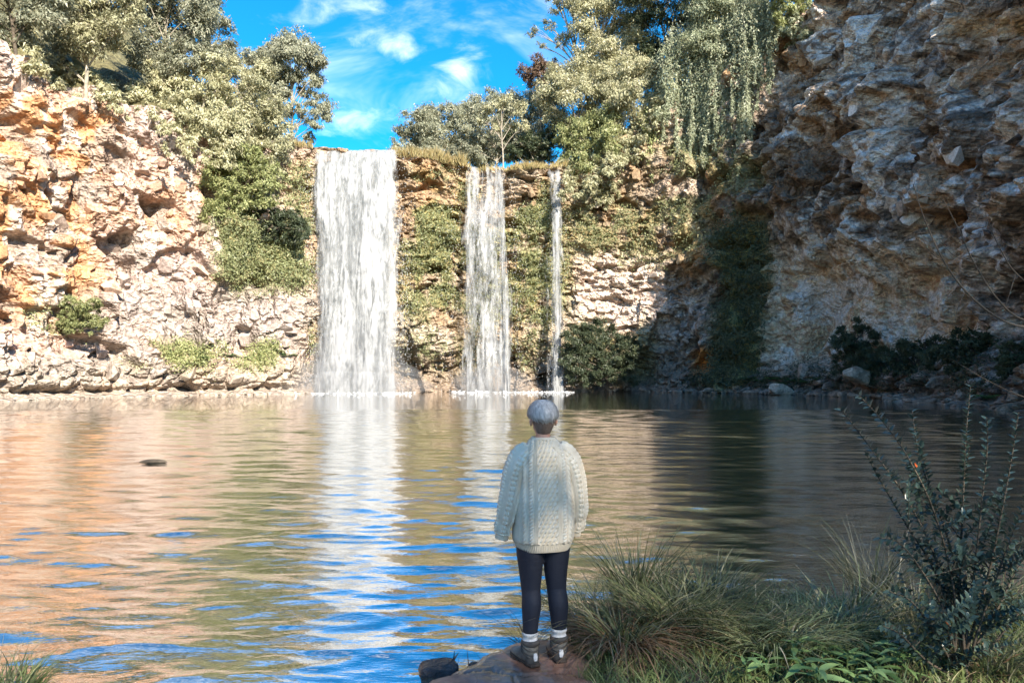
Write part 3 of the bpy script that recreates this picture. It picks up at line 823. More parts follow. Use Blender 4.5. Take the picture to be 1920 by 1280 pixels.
plant('eucalypt', 'lone tall eucalypt with drooping branches beside the main waterfall', 'tree', (543, 272),
      [(545, 75, 32), (520, 85, 27), (570, 88, 29), (500, 105, 27), (548, 105, 37), (592, 108, 24), (512, 130, 27), (575, 122, 24), (602, 125, 18), (590, 150, 22), (607, 185, 21), (612, 215, 16), (598, 210, 18), (585, 185, 17), (570, 215, 16), (592, 238, 15), (566, 165, 16), (575, 250, 15), (518, 165, 22), (508, 200, 24), (520, 232, 20), (500, 250, 22), (530, 140, 20), (545, 140, 22), (560, 142, 20), (536, 178, 16), (552, 200, 13), (532, 210, 15)],
      'euc', wallY(540) + 6, seed=8, tr=.17, droop=1.1, dens=1.25, base_z=26.3)
plant('cliff_shrub', 'bright green bush growing out of the wall beside the main waterfall', 'shrub', (450, 400), fill([(400, 290), (480, 275), (512, 320), (505, 370), (460, 410), (400, 415), (388, 370)], 24, 9), 'fresh', wallY(450) - .9, seed=9, droop=.4, wall=True, wood='darkbark', depth=.7)
plant('cliff_shrub', 'darker bush low on the wall just under the bright green one', 'shrub', (510, 430), fill([(450, 395), (560, 400), (580, 440), (520, 450), (440, 440)], 16, 10), 'dark', wallY(510) - .5, seed=10, wall=True, wood='darkbark', depth=.6)
plant('cliff_shrub', 'small green shrub on the sunlit wall above the boulder ledge', 'shrub', (145, 620), fill([(112, 565), (180, 560), (185, 615), (120, 622)], 14, 11), 'fresh', wallY(145) - .9, seed=11, wall=True, wood='darkbark', depth=.5, leaf=(.22, .09))
GC = 'grey-green trees behind the falls'
plant('eucalypt', 'first low grey-green tree beyond the lip of the main waterfall', 'tree', (770, 300), fill([(742, 240), (765, 222), (805, 212), (815, 290), (745, 292)], 22, 12), 'euc', 93, GC, seed=12, base_z=25.2)
plant('eucalypt', 'rounded grey-green tree behind the grassy knob between the falls', 'tree', (835, 300), fill([(790, 222), (845, 192), (885, 190), (890, 290), (800, 290)], 25, 13), 'euc', 95, GC, seed=13, base_z=25.2)
plant('eucalypt', 'tallest grey-green tree behind the middle waterfall', 'tree', (900, 305), fill([(860, 198), (925, 172), (960, 178), (965, 270), (880, 275)], 25, 14), 'euc', 94, GC, seed=14, base_z=25.2, tr=.2)
plant('eucalypt', 'slender tree with a pale forked trunk over the middle waterfall', 'tree', (943, 306), [(920, 205, 16), (945, 190, 18), (975, 200, 18), (930, 235, 14), (962, 225, 15), (905, 225, 13), (985, 235, 12)], 'pale', 88, GC, seed=15, base_z=25.0, tr=.13, dens=1.1)
plant('eucalypt', 'spreading tree between the pale forked trunk and the pale bushes', 'tree', (1010, 300), fill([(950, 188), (1040, 172), (1075, 285), (970, 295)], 26, 16), 'euc', 96, GC, seed=16, base_z=25.2)
plant('rim_shrub', 'dark low thicket under the trees over the thinnest waterfall', 'shrub', (1000, 302), fill([(955, 255), (1040, 245), (1042, 296), (962, 296)], 15, 17), 'dark', 89.5, GC, seed=17, base_z=25.0)
plant('rim_shrub', 'grey-green thicket right behind the lip of the middle waterfall', 'shrub', (930, 300), fill([(880, 255), (965, 250), (968, 300), (885, 300)], 17, 19), 'euc', 91, GC, seed=19, base_z=25.0)
plant('rim_shrub', 'small blue-grey bush at the lip of the middle waterfall', 'shrub', (852, 300), fill([(838, 275), (866, 272), (868, 300), (840, 300)], 10, 18), 'euc', 87.5, GC, seed=18, base_z=25.0)
GR = 'trees and bushes over the shaded wall'
plant('eucalypt', 'open-crowned tree with separate leaf clusters against the blue sky', 'tree', (1120, 280), [(1000, 60, 12), (1012, 82, 10), (1030, 45, 14), (1042, 15, 16), (1060, 66, 17), (1030, -12, 16), (1065, 5, 18), (1088, 45, 20), (1046, 84, 9), (1090, -10, 20), (1110, 60, 18), (1075, -40, 22)], 'euc', 90, GR, seed=20, tr=.22, dens=.8)
plant('rim_tree', 'large pale feathery tree reaching the top of the picture', 'tree', (1140, 260), fill([(1080, -70), (1215, -70), (1205, 110), (1140, 165), (1095, 110)], 32, 21), 'pale', wallY(1140) + 4, GR, seed=21, tr=.24)
plant('rim_shrub', 'round russet-brown bush against the sky', 'shrub', (1020, 210), fill([(978, 140), (1005, 115), (1040, 115), (1045, 150), (990, 158)], 15, 22), 'brownleaf', 91, GR, seed=22, tr=.1)
plant('rim_tree', 'pale cream-green tree below the russet bush', 'tree', (1080, 270), fill([(1010, 165), (1060, 130), (1130, 120), (1160, 230), (1090, 255), (1025, 215)], 28, 23), 'pale', wallY(1080) + 3, GR, seed=23)
plant('rim_shrub', 'pale shrub cascading over the wall beside the hanging vines', 'shrub', (1190, 270), fill([(1135, 130), (1235, 110), (1245, 230), (1190, 285), (1135, 225)], 28, 24), 'pale', wallY(1185) + .4, GR, seed=24, droop=1.2)
plant('rim_shrub', 'green-gold bush hanging over the lip next to the thinnest waterfall', 'shrub', (1100, 320), fill([(1050, 230), (1145, 215), (1160, 310), (1110, 350), (1050, 300)], 24, 25), 'fresh', wallY(1100) + .2, GR, seed=25, droop=.9)
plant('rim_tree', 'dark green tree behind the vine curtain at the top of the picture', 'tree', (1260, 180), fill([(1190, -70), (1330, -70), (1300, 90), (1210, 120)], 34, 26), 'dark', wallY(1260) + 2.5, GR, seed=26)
plant('rim_tree', 'dense green tree overhanging the shaded wall, hung with vines', 'tree', (1370, 90), fill([(1290, -70), (1460, -70), (1420, 70), (1340, 130), (1290, 110)], 32, 27), 'vine', wallY(1370) + .5, GR, seed=27)
plant('rim_shrub', 'light green sprig on the edge of the shaded rock', 'shrub', (1490, 20), fill([(1445, -40), (1535, -50), (1500, 20), (1450, 50)], 17, 28), 'fresh', wallY(1490) - .3, GR, seed=28, wall=True)
plant('cliff_shrub', 'pale tuft growing from the wall below the green-gold bush', 'shrub', (1120, 390), fill([(1085, 345), (1150, 325), (1160, 365), (1110, 395)], 14, 29), 'pale', wallY(1120) - .6, GR, seed=29, wall=True)
rt = np.random.default_rng(404)
for i in range(9):                                       # unseen trees added on the rim to soften the shadow it casts
    j_ = int(np.argmin(np.abs(PYc - (66 - 4.2 * i)) + (PXc < 0) * 999))
    x_, y_ = Xg[-1, j_] - NXc[j_] * 1.5, Yg[-1, j_] - NYc[j_] * 1.5; p_ = 960 + FPX * x_ / y_; q_ = HY - FPX * (Zb[-1, j_] + 1 - CH) / y_
    hh = rt.uniform(2.5, 6.5) * FPX / y_
    plant('rim_tree', f'{NTH[i]} unseen tree added on the high rim to soften its shadow, counted from the vines', 'tree', (p_, q_), [(p_ + rt.normal(0, 30), q_ - hh * f_, 30 + 12 * rt.random()) for f_ in (.3, .5, .7, .9, 1.0)], 'dark', y_, 'unseen trees added on the high rim to soften its shadow', seed=300 + i, dens=.7)
GB = 'dark shrubs along the far shore'
for i, (poly, lab) in enumerate([
    ([(1062, 625), (1130, 605), (1195, 640), (1190, 712), (1065, 712)], 'dark spreading shrub at the shore beside the thinnest waterfall'),
    ([(1565, 630), (1610, 605), (1645, 640), (1635, 700), (1565, 700)], 'dark upright shrub under the cream hollow, nearest the ferns'),
    ([(1640, 660), (1700, 645), (1760, 640), (1775, 690), (1690, 700)], 'low dark shrub in the middle of the rubble bank'),
    ([(1765, 640), (1820, 618), (1880, 625), (1885, 690), (1785, 692)], 'broad dark shrub on the rubble close to the orange stain'),
    ([(1605, 668), (1650, 655), (1690, 672), (1690, 706), (1612, 708)], 'low green-black bush between the upright shrub and the middle of the bank'),
    ([(1725, 655), (1780, 645), (1800, 690), (1735, 700)], 'dark bush filling the gap before the broad shrub'),
    ([(1875, 655), (1930, 640), (1950, 705), (1885, 706)], 'dark shrub cut by the edge of the picture')]):
    cx = sum(q[0] for q in poly) / len(poly)
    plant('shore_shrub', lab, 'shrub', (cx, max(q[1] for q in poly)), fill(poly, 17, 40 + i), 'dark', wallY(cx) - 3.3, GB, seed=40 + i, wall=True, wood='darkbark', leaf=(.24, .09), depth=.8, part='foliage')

# low growth along the rim, too tangled to count
def rim_growth(label, xa, xb, n, mat, seed, dep=5.0, over=1.5, per=60, R0=.5):
    r = np.random.default_rng(seed)
    cols_ = np.where((px[0] > xa) & (px[0] < xb) & (PYc > 40))[0]
    B = Bag()
    for i in range(n):
        c_ = r.choice(cols_); bk = r.random() * (dep + over) - over
        x_, y_ = Xg[-1, c_] - NXc[c_] * bk, Yg[-1, c_] - NYc[c_] * bk
        z_ = Zb[-1, c_] + (slope[0, c_] * bk if bk > 0 else bk * 1.6) + .3
        crown_leaves(B, (x_, y_, z_), R0 * (.7 + .9 * r.random()), r, (.38, .14), .8, .9)
    o = B.build('undergrowth', M[mat]); tag(o, label, 'undergrowth', kind='stuff')
rim_growth('tangle of pale undergrowth along the rim of the sunlit wall', 60, 300, 130, 'pale', 81, over=1.2)
rim_growth('tangle of pale hanging growth where the rim nears the main waterfall', 285, 520, 190, 'pale', 82, over=3.2)
rim_growth('pale undergrowth spilling over the lip beside the thinnest waterfall', 1045, 1240, 190, 'pale', 83, over=3.0)
rim_growth('green undergrowth along the rim behind the hanging vines', 1230, 1500, 200, 'vine', 84, over=2.0)

# hanging vines: strands of leaves
def vine(label, x0, x1, ytop, ybot, seed, n, off=1.3, mat='vine'):
    r = np.random.default_rng(seed)
    cx = (x0 + x1) / 2; Y = wallY(cx) - off
    O = np.array(PX(cx, ytop, Y))
    root = empty('hanging_vine', O); tag(root, label, 'vine', 'vines hanging over the shaded wall')
    W = Bag(); B = Bag()
    for i in range(n):
        p_ = r.uniform(x0, x1); f_ = (p_ - x0) / (x1 - x0)
        yt = ytop + r.uniform(-30, 60); yb = (ybot[0] * (1 - f_) + ybot[1] * f_) - abs(r.normal(0, 45))
        if r.random() < .12: yb += r.uniform(15, 60)
        if yb < yt + 20: yb = yt + 30
        Ys = wallY(p_) - off + r.normal(0, .6)
        a = np.array(PX(p_, yt, Ys)) - O; e = np.array(PX(p_ + r.normal(0, 5), yb, Ys)) - O
        k_ = 7; u_ = np.linspace(0, 1, k_)[:, None]
        pth = a + (e - a) * u_ + np.stack([.25 * np.sin(u_[:, 0] * 5 + i), .2 * np.sin(u_[:, 0] * 4 + 2 * i), 0 * u_[:, 0]], 1)
        W.tube(pth, .018, 3)
        ln = np.linalg.norm(e - a); m_ = int(ln * 46)
        q = r.random(m_) ** .8; P = np.stack([np.interp(q, u_[:, 0], pth[:, j]) for j in range(3)], 1)
        spread = (.32 * (1 - q) + .06)[:, None] * (1 + .8 * np.sin(q * 21 + i))[:, None]
        P = P + r.normal(0, 1, (m_, 3)) * spread * np.array([1, 1, .4])
        Dv = unit(np.stack([r.normal(0, .6, m_), r.normal(0, .6, m_), -1 + .5 * r.random(m_)], 1))
        B.leaves(P, Dv, np.stack([r.normal(0, .6, m_), -np.ones(m_), r.normal(.5, .5, m_)], 1), .16 + .2 * r.random(m_), .09 + .08 * r.random(m_), .1, tri=True)
    W.build('stem', M['darkbark'], root); B.build('foliage', M[mat], root)
vine('widest curtain of grey-green vines, hanging lowest beside the pale cascading shrub', 1235, 1300, 60, (250, 330), 201, 34)
vine('curtain of vines in the middle of the overgrown wall edge', 1295, 1360, 0, (290, 300), 202, 40)
vine('long straight curtain of vines ending in thin bare strands', 1350, 1410, 0, (310, 290), 203, 38)
vine('vine curtain bordering the bare shaded rock', 1400, 1465, -40, (260, 90), 204, 34, 1.0)
vine('short sunlit vine tuft under the pale cascading shrub', 1205, 1250, 220, (300, 340), 205, 16, .8, 'fresh')

# creepers and cushions of leaves on the wall itself
def cover(label, sel, n, mat, leaf, seed, name='creeper', cat='creeper', lift=.35, per=9):
    r = np.random.default_rng(seed)
    wts = sel.ravel(); wts = wts / wts.sum()
    idx = r.choice(len(wts), n, p=wts)
    rr, c_ = np.unravel_index(idx, sel.shape)
    P = cliffV[rr, c_]; Nn = np.stack([NXc[c_], NYc[c_], np.full(n, .3)], 1)
    B = Bag()
    R = .25 + .45 * r.random(n)
    i2 = np.repeat(np.arange(n), per); m_ = len(i2)
    Q = P[i2] + Nn[i2] * (lift * np.abs(r.normal(.4, .6, m_)))[:, None] + r.normal(0, .6, (m_, 3)) * R[i2][:, None]
    Dv = unit(r.normal(0, 1, (m_, 3)) + np.array([0, 0, -.7]) + Nn[i2] * .4)
    B.leaves(Q, Dv, Nn[i2] + r.normal(0, .6, (m_, 3)), leaf[0] * (.6 + .8 * r.random(m_)), leaf[1] * (.6 + .8 * r.random(m_)), .1, tri=True)
    o = B.build(name, M[mat]); tag(o, label, cat, kind='stuff')
gm = np.clip(green - .15, 0, 1) * (Zb > .8)
cover('yellow-green creeper on the wall between bright bush and main waterfall', gm * (px < 600) * (py < 600), 1500, 'moss', (.26, .13), 61)
cover('green cushions of leaves low on the sunlit wall above the water', gm * (px < 600) * (py >= 600), 520, 'fresh', (.22, .12), 62)
cover('mossy green growth on the wall around the thinner falls', gm * (px > 750) * (px < 1060), 2600, 'moss', (.24, .12), 63)
cover('thin yellowish growth below the hanging vines', gm * (px >= 1060) * (px < 1340) * (py < 540) + gm * (px >= 1340) * (py < 400), 900, 'moss', (.24, .10), 64)
cover('dark ivy falling in a broad band down to the shore', gm * (px > 1335) * (px < 1455) * (py > 400), 1700, 'dark', (.24, .13), 65, lift=.8)
cover('low dark growth at the foot of the shaded wall', tal * (px > 1050) * (px < 1950) * (Zb > .7) * (fbm(Sg * .4, Zb * .4, 99, 3) > .47) , 800, 'dark', (.2, .1), 66, name='undergrowth', cat='undergrowth', lift=.4)

def fern_mesh(seed, n=15):
    r = np.random.default_rng(seed); B = Bag()
    for i in range(n):
        a = i / n * 6.283 + r.normal(0, .2); ln = .7 + .4 * r.random(); k_ = 9
        u_ = np.linspace(0, 1, k_)
        pth = np.stack([np.cos(a) * ln * u_, np.sin(a) * ln * u_, ln * (.95 * u_ - .85 * u_ ** 2)], 1)
        B.tube(pth, .01, 3)
        for sgn in (-1, 1):
            S_ = np.tile([-math.sin(a) * sgn, math.cos(a) * sgn, -.15], (k_ - 1, 1)) + np.array([math.cos(a), math.sin(a), 0]) * .35
            B.leaves(pth[1:], S_, np.tile([0, 0, 1.0], (k_ - 1, 1)), .30 * (1 - .75 * np.abs(u_[1:] - .35)), .10)
    V = np.concatenate(B.V); F = np.concatenate(B.Q)
    o = mesh_np('frond', V, F, M['fern']); me = o.data; bpy.data.objects.remove(o); return me
ferns = [fern_mesh(i) for i in range(3)]
FW = [1405, 1425, 1445, 1470, 1490, 1512, 1530, 1462, 1850]; FS = [430, 455, 520, 540, 380]
for i, (p_, q_, s_, lab) in enumerate([(1405, 712, 1.0, None), (1425, 716, 1.1, None), (1445, 712, 1.0, None), (1470, 722, 1.2, None), (1490, 716, 1.1, None), (1512, 718, 1.0, None), (1530, 712, .8, None), (1462, 712, .9, None), (1850, 748, 1.0, 'bright green fern alone on the rubble near the edge of the picture'),
                                       (430, 668, 1.0, None), (455, 672, .9, None), (520, 660, 1.0, None), (540, 668, 1.0, None), (380, 672, .8, None)]):
    loc, nor = on_wall(p_, q_)
    root = empty('fern', loc); root.scale = (s_, s_, s_); root.rotation_euler = (0, 0, i * 1.7)
    sun_side = p_ < 600
    allp = sorted(q_ for q_ in (FS if sun_side else FW)); nth = NTH[allp.index(p_)]
    tag(root, lab or (f'{nth} fern low on the sunlit wall, counted towards the main waterfall' if sun_side else f'{nth} bright green fern at the far waterline, counted from the ivy band'), 'fern', None if lab else ('ferns on the sunlit wall' if sun_side else 'ferns at the far waterline'))
    link('frond', ferns[i % 3], root)

# dry grass along the lip
def rim_grass(label, xa, xb, n, hgt, seed, mat='drygrass', dep=2.2):
    r = np.random.default_rng(seed)
    cols_ = np.where((px[0] > xa) & (px[0] < xb) & (PYc > 40))[0]
    c_ = r.choice(cols_, n); bk = r.random(n) ** 1.3 * dep - .35
    P = np.stack([Xg[-1, c_] - NXc[c_] * bk, Yg[-1, c_] - NYc[c_] * bk, Zb[-1, c_] - .15 + bk.clip(-.4, 0) * .6], 1)
    cl = vnoise(P[:, 0] * .9, P[:, 1] * .9, seed)
    h_ = hgt * (.4 + .9 * cl) * (.6 + .6 * r.random(n))
    D1 = unit(np.stack([r.normal(0, .35, n), r.normal(-.1, .35, n), np.ones(n)], 1))
    B = Bag(); B.leaves(P, D1, np.stack([r.normal(0, .6, n), -np.ones(n), r.normal(0, .3, n)], 1), h_, .05 + .05 * r.random(n))
    o = B.build('dry_grass', M[mat]); tag(o, label, 'grass', kind='stuff')
rim_grass('orange-tinged dry grass on the lip under the lone eucalypt', 490, 592, 1300, .9, 71)
rim_grass('yellow dry grass on the knob between main and middle waterfall', 742, 868, 2400, 1.5, 72)
rim_grass('straw-coloured grass along the lip over the thinner falls', 862, 1062, 2600, .9, 73)

# ------------------------------------------------------------------ the near bank
sx = np.array([-60, -14, -6, -4.2, -3.4, -2.9, -2.4, -1.2, -.55, -.3, -.05, .2, .5, .9, 1.4, 2.2, 3.2, 4.5, 6.5, 10, 16, 24, 60])
sy = np.array([2.0, 3.0, 4.2, 4.75, 4.75, 4.3, 3.6, 3.3, 3.6, 4.1, 4.75, 5.0, 5.5, 6.1, 6.3, 6.0, 6.6, 7.4, 9.0, 12, 16, 24, 24])
def shore(x): return np.interp(x, sx, sy)
def bank_z(x, y):
    x = np.asarray(x, float); y = np.asarray(y, float)
    d = shore(x) - y + .25 * (vnoise(x * 1.7, y * 1.7, 7) - .5)
    z = np.where(d < 0, np.maximum(-.8, d * .9), .20 * sstep(0, .35, d))
    z = z + .05 * (fbm(x * 1.1, y * 1.1, 8, 3) - .5) * (d > 0) + .10 * np.maximum(2.6 - y, 0) * (d > 0) * .9
    return np.minimum(z, 6.0)
gx = np.concatenate([np.linspace(-60, -6, 28)[:-1], np.linspace(-6, 7, 105), np.linspace(7, 60, 28)[1:]])
gy = np.concatenate([np.linspace(-60, 0, 31)[:-1], np.linspace(0, 10, 95), np.linspace(10, 26, 16)[1:]])
GX, GY = np.meshgrid(gx, gy)
M['soil'] = plain_mat('bank_soil', (.045, .032, .022), (.11, .085, .055), 5.0, .9, .6, 25.0, bdist=.03)
ground = mesh_np('ground', np.stack([GX, GY, bank_z(GX, GY)], -1).reshape(-1, 3), grid_faces(len(gy), len(gx)), M['soil'], smooth=True)
tag(ground, 'dark soil of the near bank under grass and sedge', 'ground', kind='structure')

# wet slab the person stands on
m, t = new_mat('wet_red_rock'); b = NB(t)
pos = b.n('ShaderNodeNewGeometry').outputs['Position']
n_a = b.noise(3.2, 5, .6, vec=pos); n_b = b.noise(22, 5, .65, vec=pos); n_c = b.noise(1.6, 3, .5, vec=pos)
c = b.mix(b.rng(n_a, .35, .65), (.17, .08, .05), (.34, .19, .13))
c = b.mix(b.math('MULTIPLY', b.rng(n_b, .45, .7), .5), c, (.07, .04, .03))
ro = b.rng(n_c, .40, .60, .10, .55)
bp = b.n('ShaderNodeBump', {'Height': b.math('ADD', b.math('MULTIPLY', n_a, .8), b.math('MULTIPLY', n_b, .25)), 'Strength': .7, 'Distance': .03})
p = b.n('ShaderNodeBsdfPrincipled', {'Base Color': c, 'Roughness': ro, 'Specular IOR Level': .6, 'Normal': bp.outputs[0]})
b.out(p.outputs[0]); M['slab'] = m
out = np.array([(-.78, 3.3), (-.66, 4.0), (-.56, 4.32), (-.37, 4.56), (-.25, 4.70), (-.13, 4.89), (-.01, 5.03), (.15, 5.12), (.30, 5.11), (.42, 5.05), (.47, 4.72), (.47, 4.3), (.52, 3.8), (.5, 3.3), (-.1, 3.1)])
cen = np.array([.05, 4.2])
def close(P, n):
    Q = np.vstack([P, P[:1]]); s_ = np.concatenate([[0], np.cumsum(np.linalg.norm(np.diff(Q, axis=0), axis=1))])
    u_ = np.linspace(0, s_[-1], n, endpoint=False)
    return np.stack([np.interp(u_, s_, Q[:, j]) for j in range(2)], 1)
bd = close(out, 150)
bd = bd + (fbm(bd[:, 0] * 6, bd[:, 1] * 6, 31, 3) - .5)[:, None] * .09 * unit(bd - cen)
rows = []
rr_ = np.concatenate([np.linspace(.0, .97, 44), [.985, 1.0, 1.01, 1.02, 1.03]])
for i, f_ in enumerate(rr_):
    q = cen + (bd - cen) * f_
    z_ = .236 + .035 * (fbm(q[:, 0] * 2.2, q[:, 1] * 2.2, 33, 4) - .5) + .014 * (fbm(q[:, 0] * 11, q[:, 1] * 11, 34, 3) - .5)
    crk, _, _, ee = cells(q[:, 0] * 2.1 + .3 * fbm(q[:, 0] * 5, q[:, 1] * 5, 3), q[:, 1] * 3.1, 35)
    z_ = z_ + .028 * (crk[0] - .5) * sstep(.45, .8, f_) * (q[:, 1] < 4.5) - .012 * (1 - sstep(0, .06, ee)) * (q[:, 1] < 4.55)
    z_ = z_ - (0, .012, .05, .16, .40)[max(0, i - 44)] * (i >= 44) - .02 * sstep(.85, .985, f_)
    rows.append(np.stack([q[:, 0], q[:, 1], z_], 1))
slab = mesh_np('rock_ledge', np.concatenate(rows), grid_faces(len(rr_), 150, True), M['slab'], smooth=True)
tag(slab, 'wet reddish-brown rock ledge jutting into the pool under the person', 'rock')
M['wetrock'] = rock_mat('wet_dark_rock', (.035, .033, .034), False, .55)
def stone(name, lab, x_, y_, z_, s_, sq, seed, mat, rz):
    o = link(name, hull_mesh(name, 30, seed, sq, mat, .06)); o.location = (x_, y_, z_); o.scale = (s_,) * 3; o.rotation_euler = (.1, .05, rz); tag(o, lab, 'rock'); return o
stone('wet_rock', 'wet black rock in the water just off the ledge', -.50, 5.14, .0, .14, (1, .8, .32), 601, M['wetrock'], .3)
stone('wet_rock', 'small dark brown stone against the edge of the wet ledge', -.215, 4.82, .10, .075, (1, .8, .9), 602, rock_mat('brown_stone', (.09, .05, .035), False, .3), .3)

# floating log
LG = Bag(); u_ = np.linspace(0, 1, 9)[:, None]
LG.tube(np.concatenate([u_ * .62 - .31, .03 * np.sin(u_ * 3), .012 + .02 * np.sin(u_ * 2.6 + .3)], 1), [.01, .035, .045, .05, .05, .048, .045, .035, .012], 9)
o = LG.build('floating_log', M['darkbark'], smooth=True); o.location = PX(287, 868, 16.9); o.location.z = .012; o.rotation_euler = (0, 0, .06)
tag(o, 'short dark piece of driftwood floating on the open pool', 'driftwood')

# grass and sedge
M['grass'] = leaf_mat('short_grass', (.085, .12, .04), (.24, .29, .11), (.36, .32, .15), trans=.35, patch=2.0)
M['sedge'] = leaf_mat('sedge_blade', (.045, .058, .025), (.165, .185, .085), (.30, .27, .16), trans=.3, patch=2.0)
M['deadsedge'] = leaf_mat('dead_sedge_blade', (.14, .075, .04), (.34, .22, .13), (.42, .33, .22), trans=.25, patch=3.0)
M['straw'] = leaf_mat('straw_blade', (.13, .13, .075), (.30, .28, .19), (.40, .36, .26), trans=.3, patch=3.0)
M['palegrass'] = leaf_mat('pale_arching_grass', (.12, .16, .06), (.33, .38, .20), (.44, .42, .26), trans=.35, patch=2.0)
M['darkstem'] = leaf_mat('dark_stem', (.035, .025, .018), (.10, .07, .045), trans=.1)
def blades(B, base, az, ln, bend, wd, r, seg=5, lean=0.15):
    n = len(base); t_ = np.linspace(0, 1, seg + 1)[None, :, None]
    H = np.stack([np.cos(az), np.sin(az), 0 * az], 1)[:, None]; ln = ln[:, None, None]; bend = bend[:, None, None]
    up = t_ - .55 * bend * t_ ** 2.2
    hor = lean * t_ + .75 * bend * t_ ** 1.8
    P = base[:, None] + H * ln * hor + np.array([0, 0, 1.0]) * ln * up
    tw = r.normal(0, .7, n)
    S_ = np.stack([-np.sin(az + tw), np.cos(az + tw), 0 * az], 1)[:, None]
    W_ = wd[:, None, None] * (1 - t_ ** 2.0 * .97) * .5
    V = np.stack([P - S_ * W_, P + S_ * W_], 2).reshape(-1, 3)          # n, seg+1, 2
    k_ = np.arange(seg)[None, :] * 2 + np.arange(n)[:, None] * 2 * (seg + 1)
    F = np.stack([k_, k_ + 1, k_ + 3, k_ + 2], -1).reshape(-1, 4)
    B.add(V, F)
def bank_pt(p_, q_, zz=.2):
    Y = (CH - zz) * FPX / (q_ - HY); return (p_ - 960) / FPX * Y, Y
def tussock(label, p_, q_, n, h_, rad, mix, seed, bend=(.5, 1.0), wd=.010, lean=.25, group='sedge tussocks on the near bank', name='sedge_tussock', xy=None):
    """mix: list of (material, share, part name)"""
    r = np.random.default_rng(seed)
    x_, y_ = xy or bank_pt(p_, q_)
    z_ = max(float(bank_z(x_, y_)), .02)
    root = empty(name, (x_, y_, z_ - .03)); tag(root, label, 'sedge' if name == 'sedge_tussock' else 'grass', group)
    for (mat, sh, part) in mix:
        k_ = int(n * sh * .62); B = Bag()
        a = r.random(k_) * 6.283; d = rad * np.sqrt(r.random(k_))
        base = np.stack([np.cos(a) * d, np.sin(a) * d, 0 * a], 1)
        az = a + r.normal(0, .7, k_)
        f_ = .75 if part == 'dead_blades' else 1.0
        blades(B, base, az, h_ * f_ * (.55 + .6 * r.random(k_)), r.uniform(bend[0], bend[1], k_) * (1.25 if part == 'dead_blades' else 1), wd * (.6 + .8 * r.random(k_)), r, lean=lean)
        o = B.build(part, M[mat], root); o['kind'] = 'stuff'
    return root
SG = [('sedge', .7, 'green_blades'), ('straw', .16, 'straw_blades'), ('deadsedge', .14, 'dead_blades')]
PG = [('palegrass', .8, 'green_blades'), ('straw', .2, 'straw_blades')]
tussock("grey-green sedge close behind the person's leg", 1098, 1150, 420, .62, .14, SG, 401)
tussock('tussock of drooping brown dead sedge beside the person', 1168, 1212, 1100, .72, .16, [('deadsedge', .72, 'dead_blades'), ('sedge', .2, 'green_blades'), ('straw', .08, 'straw_blades')], 402, (.75, 1.3), .011)
tussock('tall sedge standing behind the brown dead tussock', 1190, 1140, 420, .80, .14, SG, 403, (.2, .8))
tussock('dark sedge tussock next to the brown dead one', 1245, 1185, 700, .72, .18, SG, 404)
tussock('broad dark sedge tussock in the middle of the bank', 1310, 1195, 760, .68, .2, SG, 405)
tussock('dark sedge leaning over the water beyond the broad tussock', 1330, 1150, 460, .66, .16, SG, 406)
tussock('low dark sedge between the broad tussock and the pale arching grass', 1385, 1205, 560, .55, .16, SG, 407)
tussock('pale arching grass clump where the bank dips lowest', 1445, 1225, 560, .52, .16, PG, 408, (.7, 1.2), .012)
tussock('pale arching grass clump in front of the straw stems', 1515, 1215, 560, .55, .16, PG, 409, (.7, 1.2), .012)
tussock('grass clump mixed with straw left of the dark shrub', 1590, 1195, 560, .60, .16, [('palegrass', .5, 'green_blades'), ('straw', .5, 'straw_blades')], 410, (.5, 1.1), .010)
tussock('tall thin straw-coloured grass at the water behind the shrub', 1640, 1130, 300, .85, .16, [('straw', .7, 'straw_blades'), ('sedge', .3, 'green_blades')], 411, (.3, .8), .008)
tussock('straw grass tangled into the base of the dark shrub', 1720, 1175, 420, .70, .18, [('straw', .6, 'straw_blades'), ('sedge', .4, 'green_blades')], 412, (.5, 1.2), .009)
tussock('sedge at the edge of the picture behind the dark shrub', 1870, 1160, 460, .75, .2, SG, 413)
tussock('dark sedge at the foot of the shrub, lowest corner', 1850, 1255, 420, .45, .2, SG, 414)
tussock("thin dark reddish sedge stems arching over the water beside the person's leg", 992, 1172, 110, .62, .07, [('darkstem', .8, 'dead_blades'), ('sedge', .2, 'green_blades')], 415, (.7, 1.2), .0045, .35)
tussock('small green grass tuft alone in the bottom corner of the pool', 25, 1285, 700, .34, .17, [('grass', .6, 'green_blades'), ('sedge', .4, 'dark_blades')], 416, (.4, 1.0), .008, name='grass_tuft', group=None, xy=(-3.14, 4.6))
tussock('thin straw-tipped grass tuft behind the bottom corner tuft', 45, 1240, 60, .46, .12, [('straw', 1, 'straw_blades')], 417, (.3, .8), .004, name='grass_tuft', group=None, xy=(-3.30, 4.74))
def turf(label, n, sel, h_, seed, mat, wd=.006):
    r = np.random.default_rng(seed); B = Bag()
    P = sel(r, n); z_ = bank_z(P[:, 0], P[:, 1]); ok = z_ > .03
    P = P[ok]; z_ = z_[ok]; n = len(P)
    cl = fbm(P[:, 0] * 3, P[:, 1] * 3, seed, 3)
    blades(B, np.stack([P[:, 0], P[:, 1], z_ - .01], 1), r.random(n) * 6.283, h_ * (.5 + .9 * cl) * (.6 + .7 * r.random(n)), r.uniform(.3, 1.1, n), wd * (.6 + .8 * r.random(n)), r, 4, .3)
    o = B.build('grass', M[mat]); tag(o, label, 'grass', kind='stuff')
def sel_right(r, n):
    y_ = r.uniform(3.2, 6.0, n); x_ = r.uniform(.50, 4.8, n)
    k_ = (x_ > .46 + .08 * np.sin(y_ * 9)); return np.stack([x_, y_], 1)[k_]
turf('short fresh green grass covering the near bank', 15000, sel_right, .15, 421, 'grass', .009)
